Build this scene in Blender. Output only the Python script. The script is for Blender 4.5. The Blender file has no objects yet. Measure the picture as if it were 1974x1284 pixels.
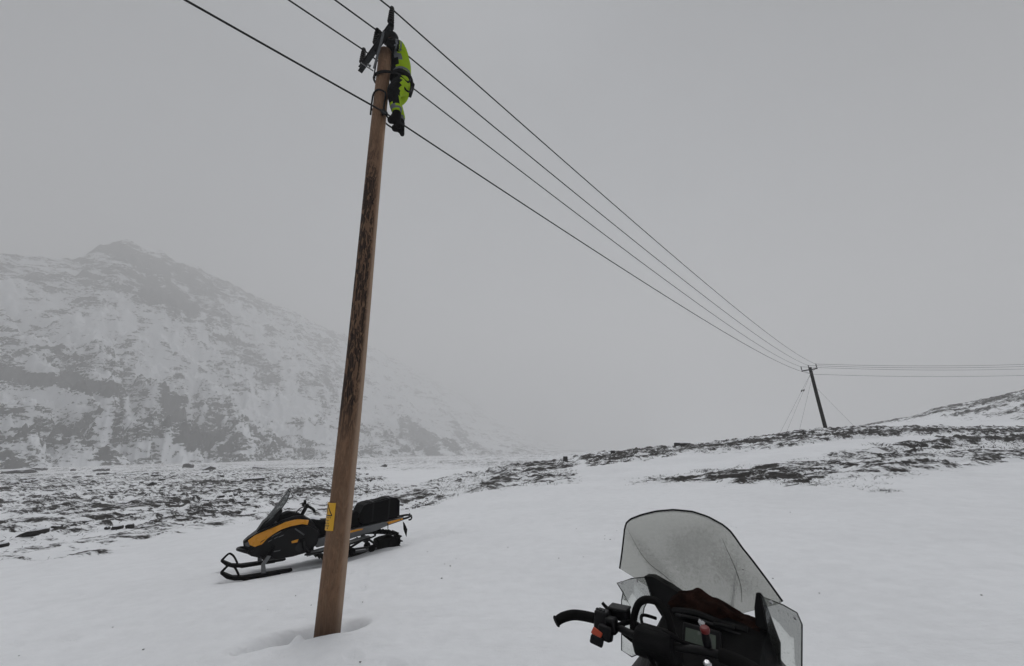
import bpy, bmesh, math, random
import numpy as np
from mathutils import Vector, Matrix

random.seed(7); np.random.seed(7)
SC = bpy.context.scene
COL = SC.collection
PI = math.pi

# ---------------------------------------------------------------- camera, sky, sun, exposure
CAM_H = 1.6
pitch, roll = math.radians(17.2), math.radians(1.36)
cd = bpy.data.cameras.new('camera'); cam = bpy.data.objects.new('camera', cd); COL.objects.link(cam)
cd.sensor_width = 36.0; cd.lens = 735.0/1974*36; cd.clip_start = .05; cd.clip_end = 9000
f_ = Vector((0, math.cos(pitch), math.sin(pitch))); r0 = Vector((1, 0, 0)); u0 = Vector((0, -math.sin(pitch), math.cos(pitch)))
r_ = r0*math.cos(roll)-u0*math.sin(roll); u_ = u0*math.cos(roll)+r0*math.sin(roll)
M = Matrix.Identity(4)
for i in range(3):
    M[i][0] = r_[i]; M[i][1] = u_[i]; M[i][2] = -f_[i]
M[2][3] = CAM_H
cam.matrix_world = M
SC.camera = cam

SUN_AZ, SUN_EL = math.radians(-10), math.radians(64)
SKY_STRENGTH = 0.10
GREY = (0.116, 0.128, 0.146)
world = bpy.data.worlds.new('World'); SC.world = world; world.use_nodes = True
wn = world.node_tree.nodes; wl = world.node_tree.links; wn.clear()
def wnode(t, **k):
    n = wn.new(t)
    for a, b in k.items(): setattr(n, a, b)
    return n
sky = wnode('ShaderNodeTexSky', sky_type='NISHITA', sun_disc=False, sun_elevation=SUN_EL, sun_rotation=SUN_AZ)
hs = wnode('ShaderNodeHueSaturation'); hs.inputs['Saturation'].default_value = .25; hs.inputs['Value'].default_value = SKY_STRENGTH
wl.new(sky.outputs[0], hs.inputs['Color'])
tc = wnode('ShaderNodeTexCoord')
dot = wnode('ShaderNodeVectorMath', operation='DOT_PRODUCT'); dot.inputs[1].default_value = Vector((-.12, .88, .46)).normalized()   # brightest, thinnest part of the cloud
wl.new(tc.outputs['Generated'], dot.inputs[0])
mr = wnode('ShaderNodeMapRange', interpolation_type='SMOOTHSTEP')
mr.inputs['From Min'].default_value = .30; mr.inputs['From Max'].default_value = 1.0
mr.inputs['To Min'].default_value = .30; mr.inputs['To Max'].default_value = 1.7
wl.new(dot.outputs['Value'], mr.inputs['Value'])
cn = wnode('ShaderNodeTexNoise'); cn.inputs['Scale'].default_value = 1.6; cn.inputs['Detail'].default_value = 5; cn.inputs['Roughness'].default_value = .55
mp = wnode('ShaderNodeMapping'); mp.inputs['Scale'].default_value = (1, 1, 2.2); mp.inputs['Rotation'].default_value = (0.2, .3, .5)
wl.new(tc.outputs['Generated'], mp.inputs[0]); wl.new(mp.outputs[0], cn.inputs['Vector'])
cm = wnode('ShaderNodeMapRange'); cm.inputs['From Min'].default_value = .3; cm.inputs['From Max'].default_value = .7
cm.inputs['To Min'].default_value = .80; cm.inputs['To Max'].default_value = 1.20
wl.new(cn.outputs['Fac'], cm.inputs['Value'])
mu = wnode('ShaderNodeMath', operation='MULTIPLY'); wl.new(mr.outputs[0], mu.inputs[0]); wl.new(cm.outputs[0], mu.inputs[1])
gc = wnode('ShaderNodeVectorMath', operation='SCALE'); gc.inputs[0].default_value = GREY; wl.new(mu.outputs[0], gc.inputs['Scale'])
mix = wnode('ShaderNodeMix', data_type='RGBA'); mix.inputs['Factor'].default_value = .88
wl.new(hs.outputs[0], mix.inputs[6]); wl.new(gc.outputs[0], mix.inputs[7])
bg = wnode('ShaderNodeBackground'); bg.inputs['Strength'].default_value = 1.0
wl.new(mix.outputs[2], bg.inputs['Color'])
wo = wnode('ShaderNodeOutputWorld'); wl.new(bg.outputs[0], wo.inputs['Surface'])

sd = bpy.data.lights.new('sun', 'SUN'); sd.energy = 2.3; sd.angle = math.radians(40); sd.color = (.995, .99, .99)
sun = bpy.data.objects.new('sun', sd); COL.objects.link(sun)
dv = Vector((math.sin(SUN_AZ)*math.cos(SUN_EL), math.cos(SUN_AZ)*math.cos(SUN_EL), math.sin(SUN_EL)))
sun.rotation_euler = dv.to_track_quat('Z', 'Y').to_euler(); sun.location = dv*50

SC.view_settings.view_transform = 'Standard'; SC.view_settings.look = 'None'
SC.view_settings.exposure = -0.17; SC.view_settings.gamma = 1.0; SC.view_settings.use_curve_mapping = False
SC.render.engine = 'CYCLES'
cy = SC.cycles
cy.max_bounces = 8; cy.diffuse_bounces = 2; cy.glossy_bounces = 2; cy.transmission_bounces = 4
cy.transparent_max_bounces = 12; cy.volume_bounces = 4
cy.use_denoising = True
try: cy.denoiser = 'OPENIMAGEDENOISE'
except Exception: pass
cy.use_adaptive_sampling = True; cy.adaptive_threshold = .012
HAZE_DENSITY = 0.00132

# ---------------------------------------------------------------- small helpers
def link(o, parent=None):
    COL.objects.link(o)
    if parent is not None: o.parent = parent
    return o
def meta(o, label=None, cat=None, group=None, kind=None):
    if label: o['label'] = label
    if cat: o['category'] = cat
    if group: o['group'] = group
    if kind: o['kind'] = kind
    return o
def empty(name, loc=(0, 0, 0), rz=0, label=None, cat=None, group=None):
    o = bpy.data.objects.new(name, None); o.empty_display_size = .2; o.location = loc; o.rotation_euler = (0, 0, rz)
    COL.objects.link(o); return meta(o, label, cat, group)
def copy_tree(o, parent=None):
    c = o.copy(); COL.objects.link(c)
    if parent is not None: c.parent = parent
    for ch in list(o.children): copy_tree(ch, c)
    return c

class NT:
    def __init__(s, name):
        s.m = bpy.data.materials.new(name); s.m.use_nodes = True
        s.n = s.m.node_tree.nodes; s.l = s.m.node_tree.links; s.n.clear()
        s.out = s.n.new('ShaderNodeOutputMaterial')
    def add(s, t, **k):
        n = s.n.new(t)
        for a, b in k.items():
            if a.startswith('i_'): n.inputs[a[2:].replace('_', ' ')].default_value = b
            else: setattr(n, a, b)
        return n
    def ramp(s, src, stops, interp='LINEAR'):
        r = s.n.new('ShaderNodeValToRGB'); r.color_ramp.interpolation = interp
        e = r.color_ramp.elements
        e[0].position, e[0].color = stops[0][0], (*stops[0][1], 1)
        e[1].position, e[1].color = stops[-1][0], (*stops[-1][1], 1)
        for p, c in stops[1:-1]:
            q = e.new(p); q.color = (*c, 1)
        s.l.new(src, r.inputs[0]); return r.outputs[0]
    def maprange(s, src, a, b, c=0., d=1., smooth=True):
        r = s.add('ShaderNodeMapRange', interpolation_type='SMOOTHSTEP' if smooth else 'LINEAR')
        for k, v in (('From Min', a), ('From Max', b), ('To Min', c), ('To Max', d)): r.inputs[k].default_value = v
        s.l.new(src, r.inputs['Value']); return r.outputs[0]
    def math(s, op, a, b=None):
        r = s.add('ShaderNodeMath', operation=op)
        for i, v in enumerate((a, b)):
            if v is None: continue
            if isinstance(v, (int, float)): r.inputs[i].default_value = v
            else: s.l.new(v, r.inputs[i])
        return r.outputs[0]
    def mixc(s, fac, a, b):
        r = s.add('ShaderNodeMix', data_type='RGBA')
        for i, v in ((0, fac), (6, a), (7, b)):
            if isinstance(v, (int, float)): r.inputs[i].default_value = v
            elif isinstance(v, tuple): r.inputs[i].default_value = (*v, 1)
            else: s.l.new(v, r.inputs[i])
        return r.outputs[2]
    def coords(s, scale=(1, 1, 1), rot=(0, 0, 0), kind='Object'):
        t = s.add('ShaderNodeTexCoord'); m = s.add('ShaderNodeMapping')
        m.inputs['Scale'].default_value = scale; m.inputs['Rotation'].default_value = rot
        s.l.new(t.outputs[kind], m.inputs[0]); return m.outputs[0]
    def noise(s, vec, scale, detail=4, rough=.55, dist=0):
        n = s.add('ShaderNodeTexNoise'); n.inputs['Scale'].default_value = scale; n.inputs['Detail'].default_value = detail
        n.inputs['Roughness'].default_value = rough; n.inputs['Distortion'].default_value = dist
        s.l.new(vec, n.inputs['Vector']); return n.outputs['Fac']
    def bump(s, h, strength=.5, dist=.01, prev=None):
        b = s.add('ShaderNodeBump'); b.inputs['Strength'].default_value = strength; b.inputs['Distance'].default_value = dist
        s.l.new(h, b.inputs['Height'])
        if prev is not None: s.l.new(prev, b.inputs['Normal'])
        return b.outputs[0]
    def principled(s, color, rough=.6, metal=0., normal=None, spec=.5, **k):
        p = s.add('ShaderNodeBsdfPrincipled')
        for nm, v in (('Base Color', color), ('Roughness', rough), ('Metallic', metal), ('Specular IOR Level', spec)):
            if isinstance(v, tuple): p.inputs[nm].default_value = (*v, 1)
            elif isinstance(v, (int, float)): p.inputs[nm].default_value = v
            else: s.l.new(v, p.inputs[nm])
        if normal is not None: s.l.new(normal, p.inputs['Normal'])
        s.l.new(p.outputs[0], s.out.inputs['Surface']); return p

def simple(name, color, rough=.5, metal=0., var=.25, scale=14., bump=.0, spec=.5):
    """paint / plastic / metal with a little uneven tone, roughness and grain"""
    t = NT(name); v = t.coords(); n = t.noise(v, scale, 5, .6)
    c = t.mixc(n, tuple(x*(1-var) for x in color), tuple(min(1, x*(1+var)) for x in color))
    rr = t.maprange(n, .3, .7, max(.05, rough-.1), min(1, rough+.12), False)
    nm = t.bump(t.noise(v, scale*9, 3), bump, .004) if bump else None
    t.principled(c, rr, metal, nm, spec); return t.m

# a mesh collector: polygons with material slots, one Blender object at the end
class MB:
    def __init__(s): s.v = []; s.f = []; s.mi = []
    def add(s, verts, faces, mi=0):
        b = len(s.v); s.v += [tuple(p) for p in verts]; s.f += [tuple(i+b for i in f) for f in faces]; s.mi += [mi]*len(faces)
        return s
    def box(s, c, d, rot=(0, 0, 0), mi=0):
        from mathutils import Euler
        R = Euler(rot).to_matrix(); c = Vector(c)
        vs = [c+R@Vector((x*d[0]/2, y*d[1]/2, z*d[2]/2)) for x in (-1, 1) for y in (-1, 1) for z in (-1, 1)]
        return s.add(vs, [(0, 1, 3, 2), (4, 6, 7, 5), (0, 4, 5, 1), (2, 3, 7, 6), (0, 2, 6, 4), (1, 5, 7, 3)], mi)
    def tube(s, pts, rad, seg=8, mi=0, closed=False, smooth=0, flat=None):
        P = [Vector(p) for p in pts]
        R = list(rad) if isinstance(rad, (list, tuple)) else [rad]*len(P)
        if smooth:
            Q = []; RR = []; n = len(P)
            rng = range(n if closed else n-1)
            for i in rng:
                p0 = P[(i-1) % n] if closed or i > 0 else P[i]; p1 = P[i]; p2 = P[(i+1) % n]
                p3 = P[(i+2) % n] if closed or i+2 < n else p2
                for k in range(smooth):
                    t = k/smooth; t2 = t*t; t3 = t2*t
                    Q.append(.5*((2*p1)+(-p0+p2)*t+(2*p0-5*p1+4*p2-p3)*t2+(-p0+3*p1-3*p2+p3)*t3)); RR.append(R[i]*(1-t)+R[(i+1) % n]*t)
            if not closed: Q.append(P[-1]); RR.append(R[-1])
            P, R = Q, RR
        n = len(P); vs = []; fs = []
        up = None
        for i, p in enumerate(P):
            a = P[(i-1) % n] if closed or i > 0 else P[i]; b = P[(i+1) % n] if closed or i < n-1 else P[i]
            t = (b-a); t = t.normalized() if t.length > 1e-9 else Vector((0, 0, 1))
            if up is None:
                up = Vector((0, 0, 1)) if abs(t.z) < .9 else Vector((1, 0, 0))
            x = up.cross(t)
            if x.length < 1e-6: x = Vector((1, 0, 0)).cross(t)
            x.normalize(); up = t.cross(x).normalized()
            for k in range(seg):
                an = 2*PI*k/seg; ru = R[i]*(flat if flat else 1)
                vs.append(p+x*math.cos(an)*R[i]+up*math.sin(an)*ru)
        for i in range(n if closed else n-1):
            for k in range(seg):
                a = i*seg+k; b = i*seg+(k+1) % seg; c = ((i+1) % n)*seg+(k+1) % seg; d = ((i+1) % n)*seg+k
                fs.append((a, b, c, d))
        if not closed:
            fs.append(tuple(range(seg))[::-1]); fs.append(tuple((n-1)*seg+k for k in range(seg)))
        return s.add(vs, fs, mi)
    def lathe(s, prof, base=(0, 0, 0), axis=(0, 0, 1), seg=14, mi=0):
        ax = Vector(axis).normalized(); x = ax.orthogonal().normalized(); y = ax.cross(x); b = Vector(base); vs = []; fs = []
        for r, h in prof:
            for k in range(seg):
                a = 2*PI*k/seg; vs.append(b+ax*h+(x*math.cos(a)+y*math.sin(a))*r)
        for i in range(len(prof)-1):
            for k in range(seg):
                fs.append((i*seg+k, i*seg+(k+1) % seg, (i+1)*seg+(k+1) % seg, (i+1)*seg+k))
        fs.append(tuple(range(seg))[::-1]); fs.append(tuple((len(prof)-1)*seg+k for k in range(seg)))
        return s.add(vs, fs, mi)
    def hull(s, prof, mi=0):
        """side profile [(x, z, halfwidth)] mirrored about y = 0 into a closed body"""
        n = len(prof); vs = [(x, w, z) for x, z, w in prof]+[(x, -w, z) for x, z, w in prof]
        fs = [tuple(range(n)), tuple(range(n, 2*n))[::-1]]
        for i in range(n):
            j = (i+1) % n; fs.append((i, i+n, j+n, j))
        return s.add(vs, fs, mi)
    def slab(s, prof, y0, y1, mi=0):
        """side profile [(x, z)] pulled from y0 to y1 (each may be a function of (x, z))"""
        n = len(prof); g = lambda y, p: y(*p) if callable(y) else y
        vs = [(p[0], g(y0, p), p[1]) for p in prof]+[(p[0], g(y1, p), p[1]) for p in prof]
        fs = [tuple(range(n)), tuple(range(n, 2*n))[::-1]]
        for i in range(n):
            j = (i+1) % n; fs.append((i, i+n, j+n, j))
        return s.add(vs, fs, mi)
    def loft(s, secs, mi=0, cap=True, closed=True):
        n = len(secs[0]); vs = [p for q in secs for p in q]; fs = []
        for i in range(len(secs)-1):
            for k in range(n if closed else n-1):
                fs.append((i*n+k, i*n+(k+1) % n, (i+1)*n+(k+1) % n, (i+1)*n+k))
        if cap and closed: fs.append(tuple(range(n))[::-1]); fs.append(tuple((len(secs)-1)*n+k for k in range(n)))
        return s.add(vs, fs, mi)
    def build(s, name, mats, parent=None, smooth=True, bevel=0, sub=0, solid=0, angle=38, label=None):
        me = bpy.data.meshes.new(name); me.from_pydata(s.v, [], s.f)
        if not isinstance(mats, (list, tuple)): mats = [mats]
        for m in mats: me.materials.append(m)
        me.polygons.foreach_set('material_index', s.mi)
        bm = bmesh.new(); bm.from_mesh(me); bmesh.ops.recalc_face_normals(bm, faces=bm.faces[:]); bm.to_mesh(me); bm.free()
        me.update()
        o = bpy.data.objects.new(name, me); link(o, parent)
        if solid:
            q = o.modifiers.new('solid', 'SOLIDIFY'); q.thickness = solid; q.offset = 0
        if bevel:
            q = o.modifiers.new('bevel', 'BEVEL'); q.width = bevel; q.segments = 2; q.limit_method = 'ANGLE'; q.angle_limit = math.radians(30)
        if sub:
            q = o.modifiers.new('sub', 'SUBSURF'); q.levels = sub; q.render_levels = sub
        if smooth:
            me.polygons.foreach_set('use_smooth', [True]*len(me.polygons))
            try: me.set_sharp_from_angle(angle=math.radians(angle))
            except Exception: pass
        if label: o['label'] = label
        return o

def np_mesh(name, verts, faces, mats, parent=None, smooth=True, attrs=None):
    """verts (n,3) and faces (m,3|4) arrays, quick"""
    me = bpy.data.meshes.new(name); k = faces.shape[1]
    me.vertices.add(len(verts)); me.vertices.foreach_set('co', verts.astype(np.float32).ravel())
    me.loops.add(faces.size); me.loops.foreach_set('vertex_index', faces.astype(np.int32).ravel())
    me.polygons.add(len(faces)); me.polygons.foreach_set('loop_start', np.arange(0, faces.size, k, dtype=np.int32))
    try: me.polygons.foreach_set('loop_total', np.full(len(faces), k, dtype=np.int32))
    except Exception: pass
    if smooth: me.polygons.foreach_set('use_smooth', np.ones(len(faces), dtype=bool))
    for m in (mats if isinstance(mats, (list, tuple)) else [mats]): me.materials.append(m)
    me.update(calc_edges=True)
    for an, av in (attrs or {}).items():
        a = me.attributes.new(an, 'FLOAT', 'POINT'); a.data.foreach_set('value', av.astype(np.float32).ravel())
    return link(bpy.data.objects.new(name, me), parent)
def grid_faces(nr, nc, wrap=False):
    i = np.arange(nr-1)[:, None]*nc; j = np.arange(nc if wrap else nc-1)[None]
    j2 = (j+1) % nc
    return np.stack([i+j, i+j2, i+nc+j2, i+nc+j], -1).reshape(-1, 4)

# ---------------------------------------------------------------- noise and terrain
def _hash(ix, iy, seed):
    h = (ix.astype(np.int64)*374761393 + iy.astype(np.int64)*668265263 + seed*982451653) & 0xffffffff
    h = ((h ^ (h >> 13))*1274126177) & 0xffffffff
    h = h ^ (h >> 16)
    return (h & 0xffff)/65535.0*2*math.pi
def perlin(x, y, seed=0):
    ix = np.floor(x); iy = np.floor(y); fx = x-ix; fy = y-iy
    def g(dx, dy):
        a = _hash(ix+dx, iy+dy, seed)
        return np.cos(a)*(fx-dx)+np.sin(a)*(fy-dy)
    u = fx*fx*fx*(fx*(fx*6-15)+10); v = fy*fy*fy*(fy*(fy*6-15)+10)
    a = g(0, 0)*(1-u)+g(1, 0)*u; b = g(0, 1)*(1-u)+g(1, 1)*u
    return (a*(1-v)+b*v)*1.5
def fbm(x, y, octs=4, seed=0, gain=.5, lac=2.03):
    s = 0; a = 1; n = 0
    for k in range(octs):
        s = s+a*perlin(x, y, seed+k*17); n += a
        a *= gain; x = x*lac+3.7; y = y*lac-1.9
    return s/n
def ss(a, b, x):
    t = np.clip((x-a)/(b-a), 0, 1)
    return t*t*(3-2*t)
# crest of the near slope: azimuth, distance, height
CREST = np.array([(-24,20,-.55),(-20.4,22,-.43),(-13.8,26,-.27),(-6.8,30,.02),(.5,34,.40),(6.4,38,.73),(13.7,43,1.19),(21.8,48,1.61),
                  (28,51,2.04),(33.6,54,2.58),(38.2,57,3.01),(42.9,60,3.05),(46.7,62,2.95),(52,65,2.6),(70,70,2.4),(110,80,3.5)])
HILL = np.array([(34,1.0),(36.6,3.2),(40.4,5.8),(43.1,7.2),(45.6,8.4),(47.2,10.1),(49,10.9),(50.7,11.7),(53,13.0),(60,18),(80,28),(110,30)])
def terrain(x, y):
    x = np.asarray(x, float); y = np.asarray(y, float)
    r = np.hypot(x, y)+1e-6; az = np.degrees(np.arctan2(x, y))
    R = np.interp(az, CREST[:, 0], CREST[:, 1]); Z = np.interp(az, CREST[:, 0], CREST[:, 2])
    # right: rises to the crest and falls behind it
    t = np.clip((r-5)/(R-5), 0, 1)
    zr = Z*t**1.05
    back = Z-(r-R)*.11
    valley = -2.0-ss(400, 900, r)*4
    back = np.maximum(back, valley)+0.0
    hz = np.interp(az, HILL[:, 0], HILL[:, 1])
    wh = ss(35, 41, az)*(1-ss(112, 130, az))
    up = Z-.8*ss(R, R*1.35, r)*(1-ss(R*1.3, 120, r))+(hz-Z)*ss(R*1.15, 165, r)-ss(170, 420, r)*hz*1.3
    back = back*(1-wh)+up*wh
    right = np.where(r < R, zr, back)
    # left: plain that sinks gently to the valley floor
    left = np.interp(r, [0, 7, 12, 20, 35, 60, 110, 200, 400, 900, 5000], [0, -.08, -.3, -.55, -.85, -1.1, -1.4, -1.7, -1.9, -6, -60])
    w = ss(-27, -15, az)*(1-ss(130, 165, az))
    z = left*(1-w)+right*w
    # hummocks and drifts
    far = ss(9, 22, r)
    z = z+far*(1-.6*ss(60, 300, r))*(.22*fbm(x*.16, y*.22, 4, 5)+.10*fbm(x*.9+y*.3, y*1.3, 3, 9))
    z = z+ss(70, 200, r)*1.3*fbm(x*.02, y*.02, 4, 31)
    z = z+(1-far)*(.05*fbm(x*.35, y*.5, 3, 12)+.010*fbm(x*1.6+y*1.1, y*3.1-x*.8, 3, 21))*ss(.6, 2.5, r)
    # drift scooped out around the big pole, trampled trench beside it
    def bump(cx, cy, sx, sy, rot, amp):
        c, s = math.cos(rot), math.sin(rot); dx = x-cx; dy = y-cy
        u = (dx*c+dy*s)/sx; v = (-dx*s+dy*c)/sy
        return amp*np.exp(-(u*u+v*v)**1.6)
    z = z+bump(-2.13, 4.39, .20, .16, .35, -.24)+bump(-2.36, 4.20, .24, .085, .62, -.09)+bump(-1.66, 4.50, .13, .11, .4, -.17)
    z = z+bump(-2.06, 4.24, .05, .10, .2, .07)+bump(-2.40, 4.42, .30, .06, .6, .03)+bump(-1.86, 4.22, .22, .07, .3, .03)
    z = z+(1-far)*.02*np.clip(fbm(x*2.2+y, y*3.4, 3, 88), 0, 1)*np.exp(-((x+2.5)**2+(y-3.4)**2)/4)
    # sled runs
    z = z-.03*np.exp(-((x+3.4)**2+(y-7.3)**2)/3.0)
    return z
# ---------------------------------------------------------------- the land
def in_poly(px, py, poly):
    inside = np.zeros(px.shape, bool); n = len(poly)
    for i in range(n):
        x1, y1 = poly[i]; x2, y2 = poly[(i+1) % n]
        c = ((y1 > py) != (y2 > py)) & (px < (x2-x1)*(py-y1)/((y2-y1) if y2 != y1 else 1e-9)+x1)
        inside ^= c
    return inside
def poly_dist(px, py, poly, sx, sy):
    d = np.full(px.shape, 1e9); n = len(poly)
    for i in range(n):
        x1, y1 = poly[i]; x2, y2 = poly[(i+1) % n]
        ax, ay, bx, by = x1/sx, y1/sy, x2/sx, y2/sy; qx, qy = px/sx, py/sy
        L = (bx-ax)**2+(by-ay)**2+1e-12
        t = np.clip(((qx-ax)*(bx-ax)+(qy-ay)*(by-ay))/L, 0, 1)
        d = np.minimum(d, np.hypot(qx-ax-t*(bx-ax), qy-ay-t*(by-ay)))
    return np.where(in_poly(px, py, poly), d, -d)
# where heather and stones stick out of the snow: (azimuth deg, ln distance) outlines, edge softness, strength
PATCH = [
 ([(-62, 5.6), (-45, 5.1), (-30, 5.0), (-24, 4.6), (-16.6, 4.1), (-11, 3.15), (-10.3, 2.76), (-14.5, 2.6), (-21, 2.62), (-26.5, 2.72), (-30, 2.84), (-34.6, 2.72), (-39.5, 2.68), (-42.5, 2.57), (-45.9, 2.49), (-48.7, 2.53), (-62, 2.56)], .45),
 ([(-52, 3.20), (-48.3, 3.40), (-44, 3.58), (-32, 3.50), (-29, 3.30), (-36, 3.30), (-41.1, 3.22), (-43.4, 3.10), (-47.4, 2.98), (-52, 2.93)], .40),
 ([(-20, 3.02), (-10, 3.40), (6.4, 3.75), (8.9, 3.47), (9.1, 2.80), (.4, 2.75), (-6.8, 2.82), (-9.6, 2.64), (-13.7, 2.64)], .50),
 ([(6.5, 3.75), (21.8, 3.95), (38, 4.15), (60, 4.3), (60, 3.9), (45, 3.75), (40, 3.58), (33.3, 3.42), (23.5, 3.44), (11.3, 3.15)], .56),
 ([(14.7, 2.87), (23.2, 2.97), (29.1, 3.02), (36.1, 3.14), (42.5, 3.42), (52, 3.98), (62, 4.1), (62, 3.25), (51.5, 3.20), (45.7, 2.92), (43.7, 2.75), (41.2, 2.57), (37.3, 2.60), (30, 2.67), (23.7, 2.69), (14.6, 2.66)], .56),
 ([(36, 2.78), (41.5, 2.60), (45.7, 2.97), (51.5, 3.27), (60, 3.3), (60, 3.7), (51.9, 3.69), (42.4, 3.35), (36, 2.98)], .40),
 ([(34, 4.55), (39, 4.72), (44, 4.80), (50, 4.66), (62, 4.5), (62, 5.8), (34, 5.6)], .80),
]
def cover(x, y):
    r = np.hypot(x, y)+1e-6; az = np.degrees(np.arctan2(x, y)); lr = np.log(r)
    w1 = fbm(x*.35, y*.35, 5, 77); w2 = fbm(x*.3+9, y*.35, 5, 78)
    azw = az+w1*2.2; lw = lr+w2*.13
    d = np.zeros(x.shape)
    for poly, st in PATCH:
        q = poly_dist(azw, lw, poly, 9., .8)
        d = np.maximum(d, ss(-.035, .10, q)*st) if st > .3 else d+ss(-.04, .12, q)*st
    # thin out on drifts: rounded hollows hold snow
    d = d*(.70+.75*np.clip(fbm(x*.09+3, y*.13, 4, 51)+.25, 0, 1))
    d = np.where((r > 90) & (az < 20), np.maximum(d, .38+.3*fbm(x*.02, y*.02, 3, 3)), d)
    return np.clip(d, 0, 1)

def streak(x, y):
    """long turf steps and drift edges: they run away on the left and across on the right"""
    az = np.degrees(np.arctan2(x, y)); k = 1.0
    def layer(rot, sd):
        c, s = math.cos(rot), math.sin(rot); u = (x*c+y*s)/k; v = (-x*s+y*c)/k
        return .62*fbm(u*.13, v*.95+.35*perlin(u*.5, v*.3, sd+3), 5, sd, .60)+.55*fbm(u*.05, v*.22, 3, sd+50)
    w = ss(-8, 14, az)
    return layer(math.radians(88), 401)*(1-w)+layer(math.radians(14), 431)*w
# materials of the land
def snow_nodes(t, v, tint=(.90, .915, .94)):
    a = t.noise(v, .35, 4, .5); b = t.noise(v, 4.5, 6, .65); c = t.mixc(t.maprange(t.math('ADD', t.math('MULTIPLY', a, .5), t.math('MULTIPLY', b, .5)), .35, .62), tuple(q*.93 for q in tint), tint)
    return c
t = NT('snow_and_heather')
v = t.coords(); at = t.add('ShaderNodeAttribute', attribute_name='cover')
vs = t.coords((1, 1.5, 1), (0, 0, -.35))
n1 = t.noise(vs, 1.1, 12, .66, .5); n2 = t.noise(vs, 9., 6, .65)
nn = t.math('ADD', t.math('MULTIPLY', n1, .72), t.math('MULTIPLY', n2, .28))
thr2 = t.maprange(at.outputs['Fac'], 0, 1, .64, .36, False)
fac = t.maprange(t.math('SUBTRACT', nn, thr2), -.035, .045)
has = t.maprange(at.outputs['Fac'], .03, .10)
fac = t.math('MULTIPLY', fac, has)
spk = t.maprange(t.noise(v, 42, 2, .5), .80, .82)
earth = t.ramp(t.noise(v, 7, 6, .7), [(.3, (.006, .005, .005)), (.5, (.018, .016, .014)), (.7, (.060, .054, .048))])
sn = snow_nodes(t, v)
col = t.mixc(fac, sn, earth)
col = t.mixc(t.math('MULTIPLY', spk, .5), col, (.12, .10, .08))
rp = t.coords((1.0, 3.2, 1), (0, 0, -.45))
h = t.math('ADD', t.math('MULTIPLY', t.noise(rp, 1.4, 5, .55), .7), t.math('MULTIPLY', t.noise(v, 24, 4, .6), .10))
nb = t.bump(h, .45, .10)
tr_a = t.add('ShaderNodeAttribute', attribute_name='trod')
nb = t.bump(t.math('MULTIPLY', tr_a.outputs['Fac'], t.noise(v, 16, 4, .6)), .9, .05, nb)
nb = t.bump(t.math('MULTIPLY', fac, t.noise(v, 14, 4, .7)), .7, .05, nb)
t.principled(col, .75, 0, nb, .25)
M_GROUND = t.m

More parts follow.
